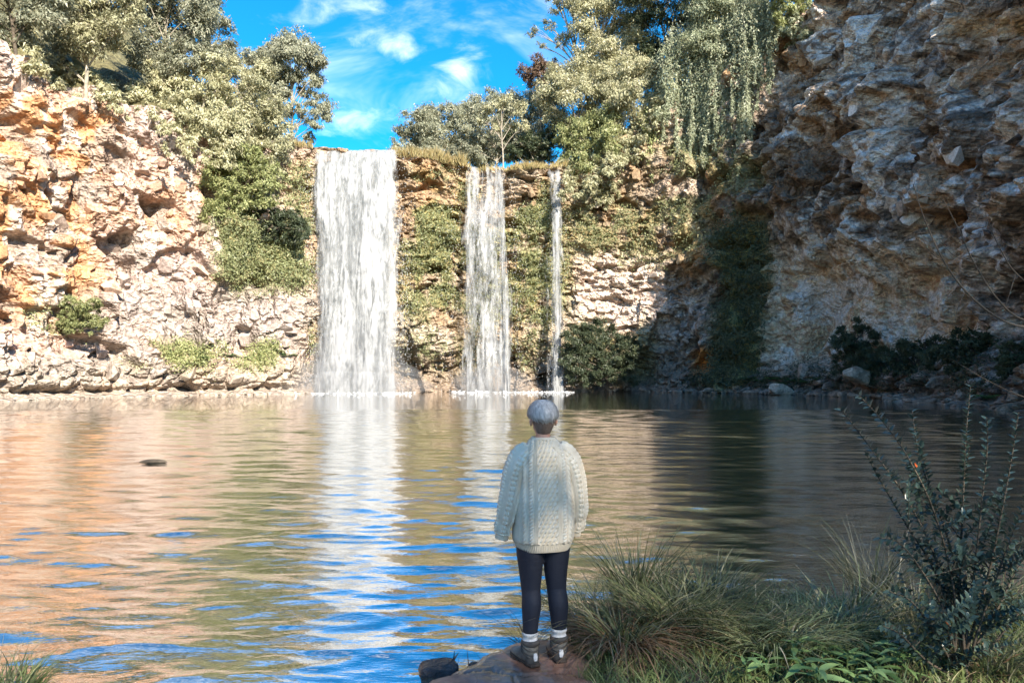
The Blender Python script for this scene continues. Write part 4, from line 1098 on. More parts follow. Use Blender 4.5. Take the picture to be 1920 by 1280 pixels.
def sel_edge(r, n):
    i = r.integers(30, 92, n); q = bd[i] + unit(bd[i] - cen) * r.normal(.02, .03, (n, 1)); return q
turf('grass fringe growing along the edge of the wet ledge', 1500, sel_edge, .10, 422, 'grass', .005)
def sel_mid(r, n):
    return np.stack([r.uniform(.5, 2.4, n), r.uniform(5.0, 6.2, n)], 1)
turf('dark undergrowth grass between the sedge tussocks', 5000, sel_mid, .26, 423, 'sedge', .009)
# leafy herbs: single lance-shaped leaves on short stems
def leaf_mesh(name, ln, wd, mat, seg=6, cup=.12, droop=.25):
    t_ = np.linspace(0, 1, seg + 1); w_ = wd * np.sin(np.pi * np.clip(t_, .02, 1) ** .8) ** .9 * .5
    w_[0] = wd * .04; w_[-1] = wd * .02
    V = []
    for i in range(seg + 1):
        z_ = -droop * ln * t_[i] ** 2
        V += [(-w_[i], t_[i] * ln, z_ + cup * w_[i] * 2), (0, t_[i] * ln, z_), (w_[i], t_[i] * ln, z_ + cup * w_[i] * 2)]
    F = []
    for i in range(seg):
        for j in (0, 1): F.append((i * 3 + j, i * 3 + j + 1, (i + 1) * 3 + j + 1, (i + 1) * 3 + j))
    o = mesh_np(name, np.array(V), np.array(F), mat, smooth=True); me = o.data; bpy.data.objects.remove(o); return me
def gloss_leaf(name, c1, c2, rough=.35, trans=.18):
    m, t = new_mat(name); b = NB(t)
    oi = b.n('ShaderNodeObjectInfo'); g = b.n('ShaderNodeNewGeometry')
    f = b.math('FRACT', b.math('ADD', oi.outputs['Random'], g.outputs['Random Per Island']))
    c = b.mix(f, c1, c2)
    pr = b.n('ShaderNodeBsdfPrincipled', {'Base Color': c, 'Roughness': rough, 'Specular IOR Level': .5})
    tr = b.n('ShaderNodeBsdfTranslucent', {'Color': c})
    b.out(b.n('ShaderNodeMixShader', {0: trans, 1: pr.outputs[0], 2: tr.outputs[0]}).outputs[0])
    return m
M['herb'] = gloss_leaf('herb_leaf', (.09, .17, .05), (.22, .33, .12), .5)
M['shrubleaf'] = gloss_leaf('shrub_leaf', (.03, .055, .04), (.085, .13, .10), .28)
M['redleaf'] = gloss_leaf('red_leaf', (.6, .10, .02), (.75, .16, .03), .4)
M['herbstem'] = plain_mat('herb_stem', (.06, .1, .03), (.12, .16, .06), 20, .6, .1)
hl = [leaf_mesh('leaf', .15, .036, M['herb']), leaf_mesh('leaf', .12, .034, M['herb']), leaf_mesh('leaf', .17, .044, M['herb'], droop=.4)]
def orient(D, N):
    D = Vector(D).normalized(); X = D.cross(Vector(N)).normalized(); Z = X.cross(D)
    return Matrix((X, D, Z)).transposed().to_euler()
def herb(label, p_, q_, h_, n, seed, xy=None):
    r = np.random.default_rng(seed); x_, y_ = xy or bank_pt(p_, q_); z_ = float(bank_z(x_, y_))
    root = empty('leafy_herb', (x_, y_, z_ - .02)); tag(root, label, 'herb', 'leafy herbs on the near bank')
    ln_ = np.array([r.normal(0, .06), r.normal(0, .06), h_]); u_ = np.linspace(0, 1, 5)[:, None]
    B = Bag(); B.tube(u_ * ln_, .004, 5); B.build('stem', M['herbstem'], root)
    for i in range(n):
        f_ = .3 + .7 * (i + .5) / n; a = i * 2.4 + r.normal(0, .3)
        o = link('leaf', hl[r.integers(3)], root); o.location = ln_ * f_
        o.rotation_euler = orient((math.cos(a), math.sin(a), .55 * r.random() + .5 * f_ - .25), (r.normal(0, .2), r.normal(0, .2), 1)); s_ = .7 + .5 * r.random(); o.scale = (s_,) * 3
hb = [(1440, 1268), (1478, 1250), (1515, 1275), (1548, 1245), (1585, 1270), (1612, 1248), (1645, 1275), (1672, 1255), (1700, 1278), (1535, 1290), (1612, 1292), (1400, 1282), (1665, 1300)]
hrow = [sorted(q_[0] for q_ in hb if lo <= q_[1] < hi) for lo, hi in ((0, 1260), (1260, 1280), (1280, 1400))]
for i, (p_, q_) in enumerate(hb):
    ri = 0 if q_ < 1260 else 1 if q_ < 1280 else 2
    herb(f"{NTH[hrow[ri].index(p_)]} lance-leaved herb in the {('back', 'middle', 'front')[ri]} row of the patch, counted from the ledge", p_, q_, .14 + .10 * ((i * 37) % 10) / 10, 11, 700 + i)

# the dark shrub with paired leaves
r = np.random.default_rng(88)
SB = PX(1800, 1330, 4.55); SB.z = float(bank_z(SB.x, SB.y)) - .03
shrub = empty('dark_shrub', SB); tag(shrub, 'dark glossy shrub with arching stems and paired small leaves at the water', 'shrub')
stems = [
 (4.6, [(1800, 1330), (1798, 1180), (1752, 1040), (1700, 935), (1640, 850), (1575, 765)]),
 (4.5, [(1802, 1330), (1790, 1120), (1755, 970), (1705, 862), (1655, 790), (1612, 742)]),
 (4.7, [(1805, 1330), (1800, 1080), (1806, 930), (1811, 820), (1820, 722)]),
 (4.4, [(1808, 1330), (1826, 1080), (1842, 930), (1851, 840), (1850, 782)]),
 (4.5, [(1815, 1330), (1850, 1090), (1882, 940), (1898, 850), (1910, 772)]),
 (4.7, [(1798, 1330), (1760, 1090), (1700, 985), (1650, 900), (1622, 846)]),
 (4.4, [(1800, 1330), (1772, 1150), (1722, 1060), (1682, 1015), (1650, 1008)]),
 (4.3, [(1800, 1330), (1760, 1200), (1712, 1130), (1668, 1108)]),
 (4.5, [(1812, 1330), (1860, 1160), (1905, 1070), (1945, 1020)]),
 (4.6, [(1815, 1330), (1868, 1200), (1925, 1130)]),
 (4.8, [(1803, 1330), (1790, 1060), (1748, 930), (1722, 850), (1710, 770)]),
 (4.35, [(1806, 1330), (1838, 1170), (1880, 1050), (1930, 920)]),
 (4.3, [(1797, 1330), (1740, 1240), (1690, 1190), (1655, 1172)]),
]
sleaf = leaf_mesh('leaf', .046, .026, M['shrubleaf'], 4, .15, .15)
single = 0; FB = Bag(); cand = []
for (Ys, pts) in stems:
    W3 = []
    for i, (p_, q_) in enumerate(pts):
        f_ = i / (len(pts) - 1); Y = 4.55 * (1 - f_) + Ys * f_ + .25 * (Ys - 4.55) * f_
        v_ = np.array(PX(p_, q_, Y)) - np.array(SB)
        if i == 0: v_ = np.array([r.normal(0, .03), r.normal(0, .03), 0])
        W3.append(v_)
    W3 = np.array(W3); pc = catmull(W3, 8)
    d_ = np.concatenate([[0], np.cumsum(np.linalg.norm(np.diff(pc, axis=0), axis=1))])
    B = Bag(); B.tube(pc, .009 * (1 - .85 * d_ / d_[-1]) + .0012, 5); st = B.build('stem', M['darkbark'], shrub, smooth=True)
    runs = [(pc, d_, .26)]
    for _ in range(6):                                                      # side twigs
        f_ = r.uniform(.2, .72); a = np.array([np.interp(f_ * d_[-1], d_, pc[:, j]) for j in range(3)])
        dr = unit(np.array([r.normal(0, .8), r.normal(0, .6), .35 + .5 * r.random()])); L_ = .18 + .3 * r.random()
        u_ = np.linspace(0, 1, 5)[:, None]; tw = a + dr * L_ * u_ + np.array([0, 0, .1 * L_]) * u_ ** 2
        B2 = Bag(); B2.tube(tw, .003 * (1 - .7 * u_[:, 0]), 4); o = B2.build('twig', M['darkbark'], st)
        runs.append((tw, np.linspace(0, L_, 5), 0.1))
    for (path, dd, f0) in runs:
        s_ = dd[-1] * f0; k_ = 0
        while s_ < dd[-1]:
            c_ = np.array([np.interp(s_, dd, path[:, j]) for j in range(3)]); c2 = np.array([np.interp(s_ + .01, dd, path[:, j]) for j in range(3)]) if s_ + .01 < dd[-1] else c_ + (path[-1] - path[-2])
            T_ = unit(c2 - c_ + 1e-6); A_, B_ = rot_frames(T_[None]); A_, B_ = A_[0], B_[0]
            ph = (k_ % 2) * 1.2 + .5
            for sg in (-1, 1):
                sd = sg * (A_ * math.cos(ph) + B_ * math.sin(ph))
                cand.append((c_, unit(sd + T_ * .75 + r.normal(0, .12, 3)), unit(T_ + np.array([0, 0, .8]) + r.normal(0, .2, 3)), .75 + .5 * r.random(), path is pc and s_ > dd[-1] * .45, st))
            s_ += .021 + .008 * r.random(); k_ += 1
order = sorted(range(len(cand)), key=lambda i: -float(cand[i][4]) - r.random() * .5)
for n_, i in enumerate(order):
    c_, D_, N_, s_, _, st = cand[i]
    if n_ < 300:
        o = link('leaf', sleaf, st); o.location = c_; o.rotation_euler = orient(D_, N_); o.scale = (s_,) * 3
rest = [cand[i] for i in order[300:]]
lv = np.zeros(len(sleaf.vertices) * 3, np.float32); sleaf.vertices.foreach_get('co', lv); lv = lv.reshape(-1, 3)
lf = np.array([list(p_.vertices) for p_ in sleaf.polygons])
for (c_, D_, N_, s_, _, _s) in rest:
    Mx = np.array(orient(D_, N_).to_matrix()); FB.add(lv @ Mx.T * s_ + c_, lf)
o = FB.build('foliage', M['shrubleaf'], shrub, smooth=True); o['kind'] = 'stuff'
for (p_, q_) in ((1718, 876), (1776, 1172)):
    o = link('leaf', leaf_mesh('leaf', .035, .022, M['redleaf'], 4), shrub); o.location = np.array(PX(p_, q_, 4.4)) - np.array(SB); o.rotation_euler = (1.1, .4, .3); o['label'] = 'orange-red withered leaf caught in the shrub'

# sapling whose bare branches reach into the picture
TB = PX(2075, 1000, 4.4); TB.z = float(bank_z(TB.x, TB.y)) - .05
sap = empty('sapling', TB); tag(sap, 'bare thin branches reaching in from the edge across the shaded cliff', 'sapling')
B = Bag(); hz = 3.4 - TB.z; u_ = np.linspace(0, 1, 8)[:, None]
B.tube(np.concatenate([.08 * np.sin(u_ * 4), .05 * np.sin(u_ * 3), u_ * hz], 1), .028 * (1 - .7 * u_[:, 0]), 8); B.build('trunk', M['darkbark'], sap, smooth=True)
SL = Bag()
for (pts, r0) in [([(2080, 600), (1990, 612), (1915, 612), (1862, 590), (1810, 545), (1770, 490), (1735, 415), (1712, 345)], .010), ([(1990, 612), (1915, 598), (1870, 560), (1826, 492), (1795, 425), (1768, 372)], .007),
                  ([(2075, 560), (1960, 545), (1905, 512), (1872, 460), (1850, 410)], .006), ([(1862, 590), (1800, 590), (1745, 612)], .003), ([(2080, 770), (1985, 758), (1915, 742), (1850, 712), (1782, 672)], .004), ([(1770, 490), (1742, 470), (1722, 430)], .003), ([(1826, 492), (1790, 480), (1765, 455)], .003),
                  ([(1905, 512), (1890, 560), (1880, 590)], .003), ([(1810, 545), (1795, 580), (1790, 610)], .0025)]:
    q = catmull(np.array([np.array(PX(a_, b_, 4.4 - .02 * i)) - np.array(TB) for i, (a_, b_) in enumerate(pts)]), 6)
    B = Bag(); B.tube(q, np.linspace(r0, r0 * .25, len(q)), 5); B.build('branch', M['darkbark'], sap, smooth=True)
    for c_ in q[len(q) // 3::3]:
        if r.random() < .5: SL.leaves(np.array([c_]), r.normal(0, 1, (1, 3)), r.normal(0, 1, (1, 3)), .02, .009)
SL.build('leaves', M['shrubleaf'], sap)

# unseen trees added behind the viewer to shade the bank and filter its sun
def added_shade_tree(label, x_, y_, h_, rad, n, seed):
    r = np.random.default_rng(seed); z_ = float(bank_z(x_, y_)); root = empty('added_shade_tree', (x_, y_, z_ - .1)); tag(root, label, 'tree', 'unseen trees added to shade the near bank')
    W = Bag(); B = Bag(); u_ = np.linspace(0, 1, 8)[:, None]
    W.tube(np.concatenate([.3 * np.sin(u_ * 3 + seed), .3 * np.sin(u_ * 2), u_ * h_ * .8], 1), .28 * (1 - .8 * u_[:, 0]), 9)
    for i in range(n):
        q = unit(r.normal(0, 1, 3)) * r.random() ** .4 * np.array([rad, rad, rad * .75]) + np.array([0, 0, h_ * .72])
        a = np.array([0, 0, h_ * (.35 + .4 * r.random())])
        W.tube(np.stack([a, (a + q) / 2 + np.array([0, 0, .4]), q]), [.09, .05, .015], 5)
        crown_leaves(B, q, 4.2, r, (.2, .09), .020, .5)
    W.build('trunk', M['darkbark'], root, smooth=True); B.build('crown', M['dark'], root)
added_shade_tree('unseen open-crowned tree added behind the viewer to filter the sun', 13.5, -21.0, 27, 8.0, 44, 1)
added_shade_tree('second unseen tree added behind the viewer, filtering sun on the shrub side', 20.0, -17.0, 27, 7.5, 40, 2)
# ------------------------------------------------------------------ the person
K = .003353
PR = Vector((.195, 4.65, .236))
person = empty('person', PR, .22)
tag(person, 'person in a cream cable-knit sweater and dark leggings, seen from behind on the ledge', 'person')
def ringloft(pts, rx, ry, k=28, e=2.0, cap=True):
    """closed tube with horizontal rings"""
    pts = np.asarray(pts, float); n = len(pts)
    a = np.linspace(0, 2 * np.pi, k, endpoint=False); c_, s_ = np.cos(a), np.sin(a)
    X = np.sign(c_) * np.abs(c_) ** (2 / e); Y = np.sign(s_) * np.abs(s_) ** (2 / e)
    V = np.stack([pts[:, None, 0] + np.asarray(rx)[:, None] * X, pts[:, None, 1] + np.asarray(ry)[:, None] * Y, np.repeat(pts[:, 2:3], k, 1)], -1).reshape(-1, 3)
    F = grid_faces(n, k, True)
    return V, F, k
def smooth_path(P, n):
    P = np.asarray(P, float); q = catmull(P, 24)
    d = np.concatenate([[0], np.cumsum(np.linalg.norm(np.diff(q[:, :3], axis=0), axis=1))])
    u_ = np.linspace(0, d[-1], n)
    return np.stack([np.interp(u_, d, q[:, j]) for j in range(q.shape[1])], 1)
class Solid(Bag):
    def limb(s, P, k=24, e=2.0, n=None):
        """P rows: x y z rx ry, rings square to the path, closed ends"""
        P = smooth_path(P, n or len(P) * 6); T = np.gradient(P[:, :3], axis=0); T = unit(T)
        fwd = np.array([0, 1.0, 0]); A = np.cross(T, fwd); bad = np.linalg.norm(A, axis=1) < .2
        A[bad] = np.array([1.0, 0, 0]); A = unit(A); A = np.where((A[:, 0:1] < 0), -A, A); Bv = unit(np.cross(A, T)); Bv = np.where(Bv[:, 1:2] < 0, -Bv, Bv)
        a = np.linspace(0, 2 * np.pi, k, endpoint=False); c_, s_ = np.cos(a), np.sin(a)
        c_ = np.sign(c_) * np.abs(c_) ** (2 / e); s_ = np.sign(s_) * np.abs(s_) ** (2 / e)
        V = P[:, None, :3] + A[:, None] * (P[:, 3, None] * c_)[..., None] + Bv[:, None] * (P[:, 4, None] * s_)[..., None]
        n_ = len(P); V = np.concatenate([V.reshape(-1, 3), P[:1, :3] - T[:1] * P[0, 3] * .3, P[-1:, :3] + T[-1:] * P[-1, 3] * .3])
        i = np.arange(k); j = (i + 1) % k; e_ = (n_ - 1) * k
        s.add(V, grid_faces(n_, k, True), np.concatenate([np.stack([j, i, np.full(k, n_ * k)], 1), np.stack([e_ + i, e_ + j, np.full(k, n_ * k + 1)], 1)]))
    def ball(s, c_, R, k=20):
        th = np.linspace(.02, np.pi - .02, k); a = np.linspace(0, 2 * np.pi, k * 2, endpoint=False)
        V = np.stack([np.sin(th)[:, None] * np.cos(a), np.sin(th)[:, None] * np.sin(a), np.cos(th)[:, None] + 0 * a], -1) * np.asarray(R) + np.asarray(c_)
        n_ = k; kk = 2 * k; i = np.arange(kk); j = (i + 1) % kk; e_ = (n_ - 1) * kk
        V = np.concatenate([V.reshape(-1, 3), [np.asarray(c_) + [0, 0, R[2]]], [np.asarray(c_) - [0, 0, R[2]]]])
        s.add(V, grid_faces(n_, kk, True), np.concatenate([np.stack([j, i, np.full(kk, n_ * kk)], 1), np.stack([e_ + i, e_ + j, np.full(kk, n_ * kk + 1)], 1)]))
    def fuse(s, name, mat, parent, vox, it=6):
        """one continuous skin over everything collected"""
        o = s.build(name, mat, parent)
        m1 = o.modifiers.new('r', 'REMESH'); m1.mode = 'VOXEL'; m1.voxel_size = vox; m1.use_smooth_shade = True
        m2 = o.modifiers.new('s', 'SMOOTH'); m2.factor = .5; m2.iterations = it
        bpy.context.view_layer.update()
        me = bpy.data.meshes.new_from_object(o.evaluated_get(bpy.context.evaluated_depsgraph_get()))
        o.modifiers.clear(); old = o.data; o.data = me; me.name = name; bpy.data.meshes.remove(old)
        for p_ in me.polygons: p_.use_smooth = True
        if not me.materials: me.materials.append(mat)
        return o
m, t = new_mat('skin'); b = NB(t)
c = b.mix(b.rng(b.noise(14, 4, .6), .35, .65), (.50, .25, .165), (.60, .33, .23))
p = b.n('ShaderNodeBsdfPrincipled', {'Base Color': c, 'Roughness': .5, 'Subsurface Weight': .15, 'Subsurface Radius': (.01, .004, .002)}); b.out(p.outputs[0]); M['skin'] = m
bs = Solid()
legL = [(-.085, 0, .80, .075, .08), (-.085, 0, .70, .075, .078), (-.078, .012, .50, .055, .058), (-.077, .012, .45, .053, .055), (-.08, -.008, .36, .05, .054), (-.084, -.004, .22, .036, .04), (-.085, 0, .10, .034, .04)]
legR = [(.090, .01, .80, .075, .08), (.090, .01, .70, .075, .078), (.092, .022, .50, .055, .058), (.094, .022, .45, .053, .055), (.102, .004, .35, .05, .054), (.110, .028, .22, .036, .04), (.110, .03, .10, .034, .04)]
bs.limb(legL); bs.limb(legR)
bs.limb([(-.09, -.02, .055, .036, .035), (-.105, .06, .05, .038, .03), (-.12, .14, .035, .036, .02), (-.125, .17, .03, .028, .016)]); bs.limb([(.11, .0, .055, .036, .035), (.12, .08, .05, .038, .03), (.125, .16, .035, .036, .02), (.128, .19, .03, .028, .016)])
bs.limb([(0, 0, .72, .13, .09), (0, 0, .82, .155, .1), (0, 0, .98, .13, .09), (0, 0, 1.15, .145, .10), (0, 0, 1.28, .14, .09), (0, -.005, 1.35, .09, .07), (0, 0, 1.40, .05, .052), (0, .008, 1.46, .047, .052)], 32)
armL = [(-.08, 0, 1.345, .04, .04), (-.15, 0, 1.31, .048, .05), (-.18, -.005, 1.22, .046, .048), (-.205, -.012, 1.08, .038, .04), (-.232, 0, .95, .036, .036), (-.25, .02, .86, .026, .026)]
armR = [(.08, 0, 1.345, .04, .04), (.155, 0, 1.31, .048, .05), (.185, -.005, 1.22, .046, .048), (.21, -.012, 1.08, .038, .04), (.222, 0, .95, .036, .036), (.216, .02, .86, .026, .026)]
bs.limb(armL); bs.limb(armR)
for sg, hx in ((-1, -.253), (1, .215)):                      # hands, drawn up into the cuffs, fingers curled
    bs.limb([(hx, .022, .87, .022, .03), (hx, .026, .83, .02, .036), (hx, .03, .80, .017, .036)], 16)
    for q in range(4):
        fy = .006 + q * .017; fl = (.8, 1, .95, .7)[q]
        bs.limb([(hx, fy, .80, .0085, .0085), (hx - sg * .004, fy, .80 - .022 * fl, .0085, .0085), (hx - sg * .022, fy, .80 - .026 * fl, .008, .008), (hx - sg * .03, fy, .80 - .008, .0075, .0075)], 10)
    bs.limb([(hx, .055, .845, .0095, .0095), (hx - sg * .016, .064, .82, .009, .009), (hx - sg * .028, .056, .803, .008, .008)], 10)
bs.ball((0, .012, 1.545), (.073, .092, .095)); bs.limb([(0, .03, 1.50, .058, .062), (0, .045, 1.46, .05, .05), (0, .055, 1.437, .03, .03)], 24)
bs.limb([(0, .098, 1.55, .008, .01), (0, .112, 1.528, .011, .014), (0, .112, 1.512, .015, .012)], 12)          # nose
bs.limb([(-.024, .094, 1.475, .006, .008), (0, .101, 1.477, .008, .01), (.024, .094, 1.475, .006, .008)], 12)  # mouth
for sg in (-1, 1):
    bs.limb([(sg * .028, .092, 1.558, .014, .008), (sg * .045, .084, 1.558, .012, .008)], 10)                  # brow
    bs.limb([(sg * .076, -.005, 1.535, .006, .018), (sg * .085, -.012, 1.515, .007, .019), (sg * .078, -.004, 1.485, .006, .011)], 14)   # ear
body = bs.fuse('body', M['skin'], person, .0075, 3)
M['eye'] = plain_mat('eye_white', (.7, .7, .68), (.75, .75, .72), 8, .2, 0); M['iris'] = plain_mat('iris', (.05, .04, .03), (.1, .08, .05), 60, .15, 0)
for sg in (-1, 1):
    e_ = Solid(); e_.ball((sg * .032, .086, 1.541), (.011, .011, .009), 10); eo = e_.build('eye', M['eye'], person, True)
    i_ = Solid(); i_.ball((sg * .032, .0945, 1.541), (.0045, .004, .0045), 8); i_.build('iris', M['iris'], eo, True)

# hair: silver bowl over a clipped brown-grey nape
def hair_mat(name, c1, c2):
    m, t = new_mat(name); b = NB(t)
    n_ = b.noise(1.0, 4, .6, scl=(90, 90, 14)); g = b.n('ShaderNodeNewGeometry')
    c = b.mix(b.math('ADD', b.math('MULTIPLY', b.rng(n_, .3, .7), .6), b.math('MULTIPLY', g.outputs['Random Per Island'], .4)), c1, c2)
    p = b.n('ShaderNodeBsdfPrincipled', {'Base Color': c, 'Roughness': .42, 'Specular IOR Level': .5}); b.out(p.outputs[0]); return m
M['silver'] = hair_mat('silver_hair', (.22, .21, .20), (.66, .645, .62)); M['nape'] = hair_mat('clipped_hair', (.07, .045, .033), (.22, .155, .12))
nr_, nc = 60, 160
ph = np.linspace(0.01, 1, nr_)[:, None]; a = np.linspace(0, 2 * np.pi, nc, endpoint=False)[None, :]
front = (1 + np.sin(a)) / 2                                     # 1 at the face
maxp = 1.88 - .42 * front ** 2 + .10 * np.sin(3 * a + 1) + .08 * (vnoise(a * 5, 0 * a, 5) - .5)
phi = ph * maxp
st_ = fbm(a * 16 / 1.0, phi * 1.2, 901, 3) - .5
Rr = 1 + .15 * st_ * sstep(.1, .6, ph) + .05 * np.sin(a - .6) * 0 - .10 * sstep(.88, 1.0, ph) - .03 * np.sin(a * 2 + .5) * ph
HV = np.stack([.094 * Rr * np.sin(phi) * np.cos(a), .004 + .106 * Rr * np.sin(phi) * np.sin(a), 1.552 + .098 * Rr * np.cos(phi) * (1 + 0 * a)], -1)
hair = mesh_np('hair', HV.reshape(-1, 3), grid_faces(nr_, nc, True)[:, ::-1], M['silver'], person, smooth=True)
rh = np.random.default_rng(9); B = Bag()
n = 1500; aa = rh.random(n) * 6.283; p0 = .15 + .75 * rh.random(n)
mp_ = np.interp(aa, a[0], maxp[0]); seg = 5
for q in range(n):
    u_ = np.linspace(0, 1, seg); f_ = np.clip(p0[q] + u_ * .35, 0, 1.0 + .12 * rh.random()); phq = f_ * mp_[q]; aq = aa[q] + .25 * (u_ - .5) * rh.normal(0, 1) + .25 * u_
    R_ = .99 + .075 * rh.random() + .03 * np.sin(u_ * 3) - .08 * sstep(.9, 1.05, f_)
    P = np.stack([.094 * R_ * np.sin(phq) * np.cos(aq), .004 + .106 * R_ * np.sin(phq) * np.sin(aq), 1.552 + .098 * R_ * np.cos(phq)], 1)
    sd = np.stack([-np.sin(aq), np.cos(aq), 0 * aq], 1) * (.0024 * (1 - .8 * u_))[:, None]
    V = np.stack([P - sd, P + sd], 1).reshape(-1, 3); k_ = np.arange(seg - 1)[:, None] * 2
    B.add(V, np.concatenate([k_, k_ + 1, k_ + 3, k_ + 2], 1))
o = B.build('strands', M['silver'], hair); o['kind'] = 'stuff'
nb_ = Solid(); nb_.limb([(0, -.024, 1.565, .070, .066), (0, -.02, 1.53, .071, .066), (0, -.012, 1.49, .064, .064), (0, -.008, 1.462, .053, .052), (0, -.004, 1.445, .046, .045)], 40)
nb_.fuse('nape_hair', M['nape'], hair, .005, 3)

# leggings
m, t = new_mat('navy_leggings'); b = NB(t)
p = b.n('ShaderNodeBsdfPrincipled', {'Base Color': (.008, .011, .022, 1), 'Roughness': .75, 'Normal': b.n('ShaderNodeBump', {'Height': b.noise(1.0, 4, .6, scl=(14, 14, 42)), 'Strength': .35, 'Distance': .012}).outputs[0]}); b.out(p.outputs[0]); M['legging'] = m
lg = Solid()
def grow(L, d): return [(x_, y_, z_, a_ + d, b_ + d) for (x_, y_, z_, a_, b_) in L]
LL = [(-.084, 0, .80, .088, .095), (-.084, 0, .70, .086, .09), (-.078, .008, .57, .073, .076), (-.076, .012, .47, .062, .066), (-.075, .004, .43, .060, .064), (-.078, -.010, .36, .061, .066), (-.082, -.006, .27, .052, .056), (-.084, -.002, .200, .047, .05)]
LR = [(.089, .01, .80, .088, .095), (.089, .01, .70, .086, .09), (.088, .018, .57, .074, .076), (.093, .022, .47, .064, .068), (.095, .014, .43, .062, .066), (.101, .002, .36, .063, .068), (.107, .014, .27, .054, .058), (.111, .026, .207, .048, .05)]
lg.limb(LL); lg.limb(LR); lg.limb([(0, 0, .76, .14, .1), (0, 0, .82, .16, .115), (0, 0, .92, .15, .11), (0, 0, .97, .135, .1)], 36)
lg.fuse('leggings', M['legging'], person, .006, 5)

# socks and boots
M['sock'] = plain_mat('white_sock', (.50, .48, .46), (.66, .64, .62), 40, .9, .3, 200, bdist=.002)
M['boot'] = plain_mat('worn_grey_boot', (.10, .09, .075), (.27, .25, .21), 14, .75, .5, 60, bdist=.004)
M['boottrim'] = plain_mat('dark_boot_panel', (.035, .032, .03), (.085, .075, .065), 20, .7, .4, 80, bdist=.003)
M['sole'] = plain_mat('boot_sole', (.025, .02, .018), (.08, .055, .04), 20, .8, .5, 60)
def boot(cx, cy, rot, lab):
    root = empty('boot', (0, 0, 0)); root.parent = person; root.location = (cx, cy, 0); root.rotation_euler = (0, 0, rot); root['label'] = lab
    s_ = Solid()
    s_.limb([(0, 0, .143, .057, .060), (0, -.002, .125, .052, .056), (0, -.004, .10, .050, .058), (0, -.002, .06, .048, .064), (0, 0, .03, .044, .062)], 28)
    s_.limb([(0, -.05, .045, .040, .035), (0, .02, .05, .046, .042), (.0, .09, .045, .05, .036), (0, .15, .036, .048, .026), (0, .19, .032, .034, .018)], 24, 2.4)
    bt = s_.fuse('upper', M['boot'], root, .005, 3)
    c_ = Solid(); c_.limb([(0, -.008, .152, .055, .058), (0, -.008, .142, .060, .063), (0, -.006, .132, .056, .060)], 28); c_.fuse('collar', M['boottrim'], bt, .005, 2)
    h_ = Solid(); h_.limb([(0, -.028, .022, .045, .044), (0, -.03, .05, .044, .043), (0, -.03, .068, .034, .040)], 24); h_.fuse('heel_counter', M['boottrim'], bt, .005, 2)
    g_ = Solid(); g_.limb([(0, -.069, .085, .013, .005), (0, -.073, .06, .016, .006), (0, -.074, .04, .012, .005)], 14); g_.fuse('heel_patch', M['sock'], bt, .003, 2)
    B_ = Bag()
    for (zz, rx, ry) in ((.118, .0525, .060), (.092, .052, .062), (.075, .051, .066)):
        aa_ = np.linspace(0, 2 * np.pi, 40); B_.tube(np.stack([rx * np.cos(aa_), -.002 + ry * np.sin(aa_), zz + .022 * np.sin(aa_)], 1), .0045, 6)
    B_.build('strap', M['boottrim'], bt, True)
    q_ = Solid(); q_.limb([(0, -.075, .012, .036, .012), (0, -.03, .012, .045, .013), (0, .04, .012, .042, .012), (0, .11, .012, .052, .012), (0, .18, .013, .044, .012), (0, .205, .016, .022, .010)], 24, 4.0); q_.fuse('sole', M['sole'], root, .004, 1)
    aa_ = np.linspace(0, 2 * np.pi, 96, endpoint=False)[None, :]; zz = np.linspace(0, 1, 18)[:, None]
    R_ = .047 + .004 * np.sin(zz * 9) + .0016 * np.cos(aa_ * 30)
    mesh_np('sock', np.stack([R_ * np.cos(aa_), -.004 + R_ * 1.06 * np.sin(aa_), .13 + zz * .072 + 0 * aa_], -1).reshape(-1, 3), grid_faces(18, 96, True), M['sock'], root, True)
boot(-.086, 0, .28, 'worn grey hiking boot on the foot nearer the water'); boot(.111, .03, -.05, 'worn grey hiking boot on the foot nearer the grass')

# the sweater: knit relief modelled on the surface
m, t = new_mat('cream_wool'); b = NB(t)
n_ = b.noise(9, 4, .6); kn = b.n('ShaderNodeTexNoise', {'Vector': b.n('ShaderNodeMapping', {'Vector': b.n('ShaderNodeTexCoord').outputs['Object'], 'Scale': (420, 420, 300)}).outputs[0], 'Scale': 1.0, 'Detail': 2}).outputs['Fac']
c = b.mix(b.rng(n_, .3, .7), (.68, .57, .42), (.80, .70, .55))
p = b.n('ShaderNodeBsdfPrincipled', {'Base Color': c, 'Roughness': .95, 'Specular IOR Level': .1, 'Sheen Weight': .25, 'Normal': b.n('ShaderNodeBump', {'Height': kn, 'Strength': .5, 'Distance': .0025}).outputs[0]}); b.out(p.outputs[0]); M['wool'] = m
def band(x_, c_, h_, s_=.003): return sstep(c_ - h_ - s_, c_ - h_ + s_, x_) * (1 - sstep(c_ + h_ - s_, c_ + h_ + s_, x_))
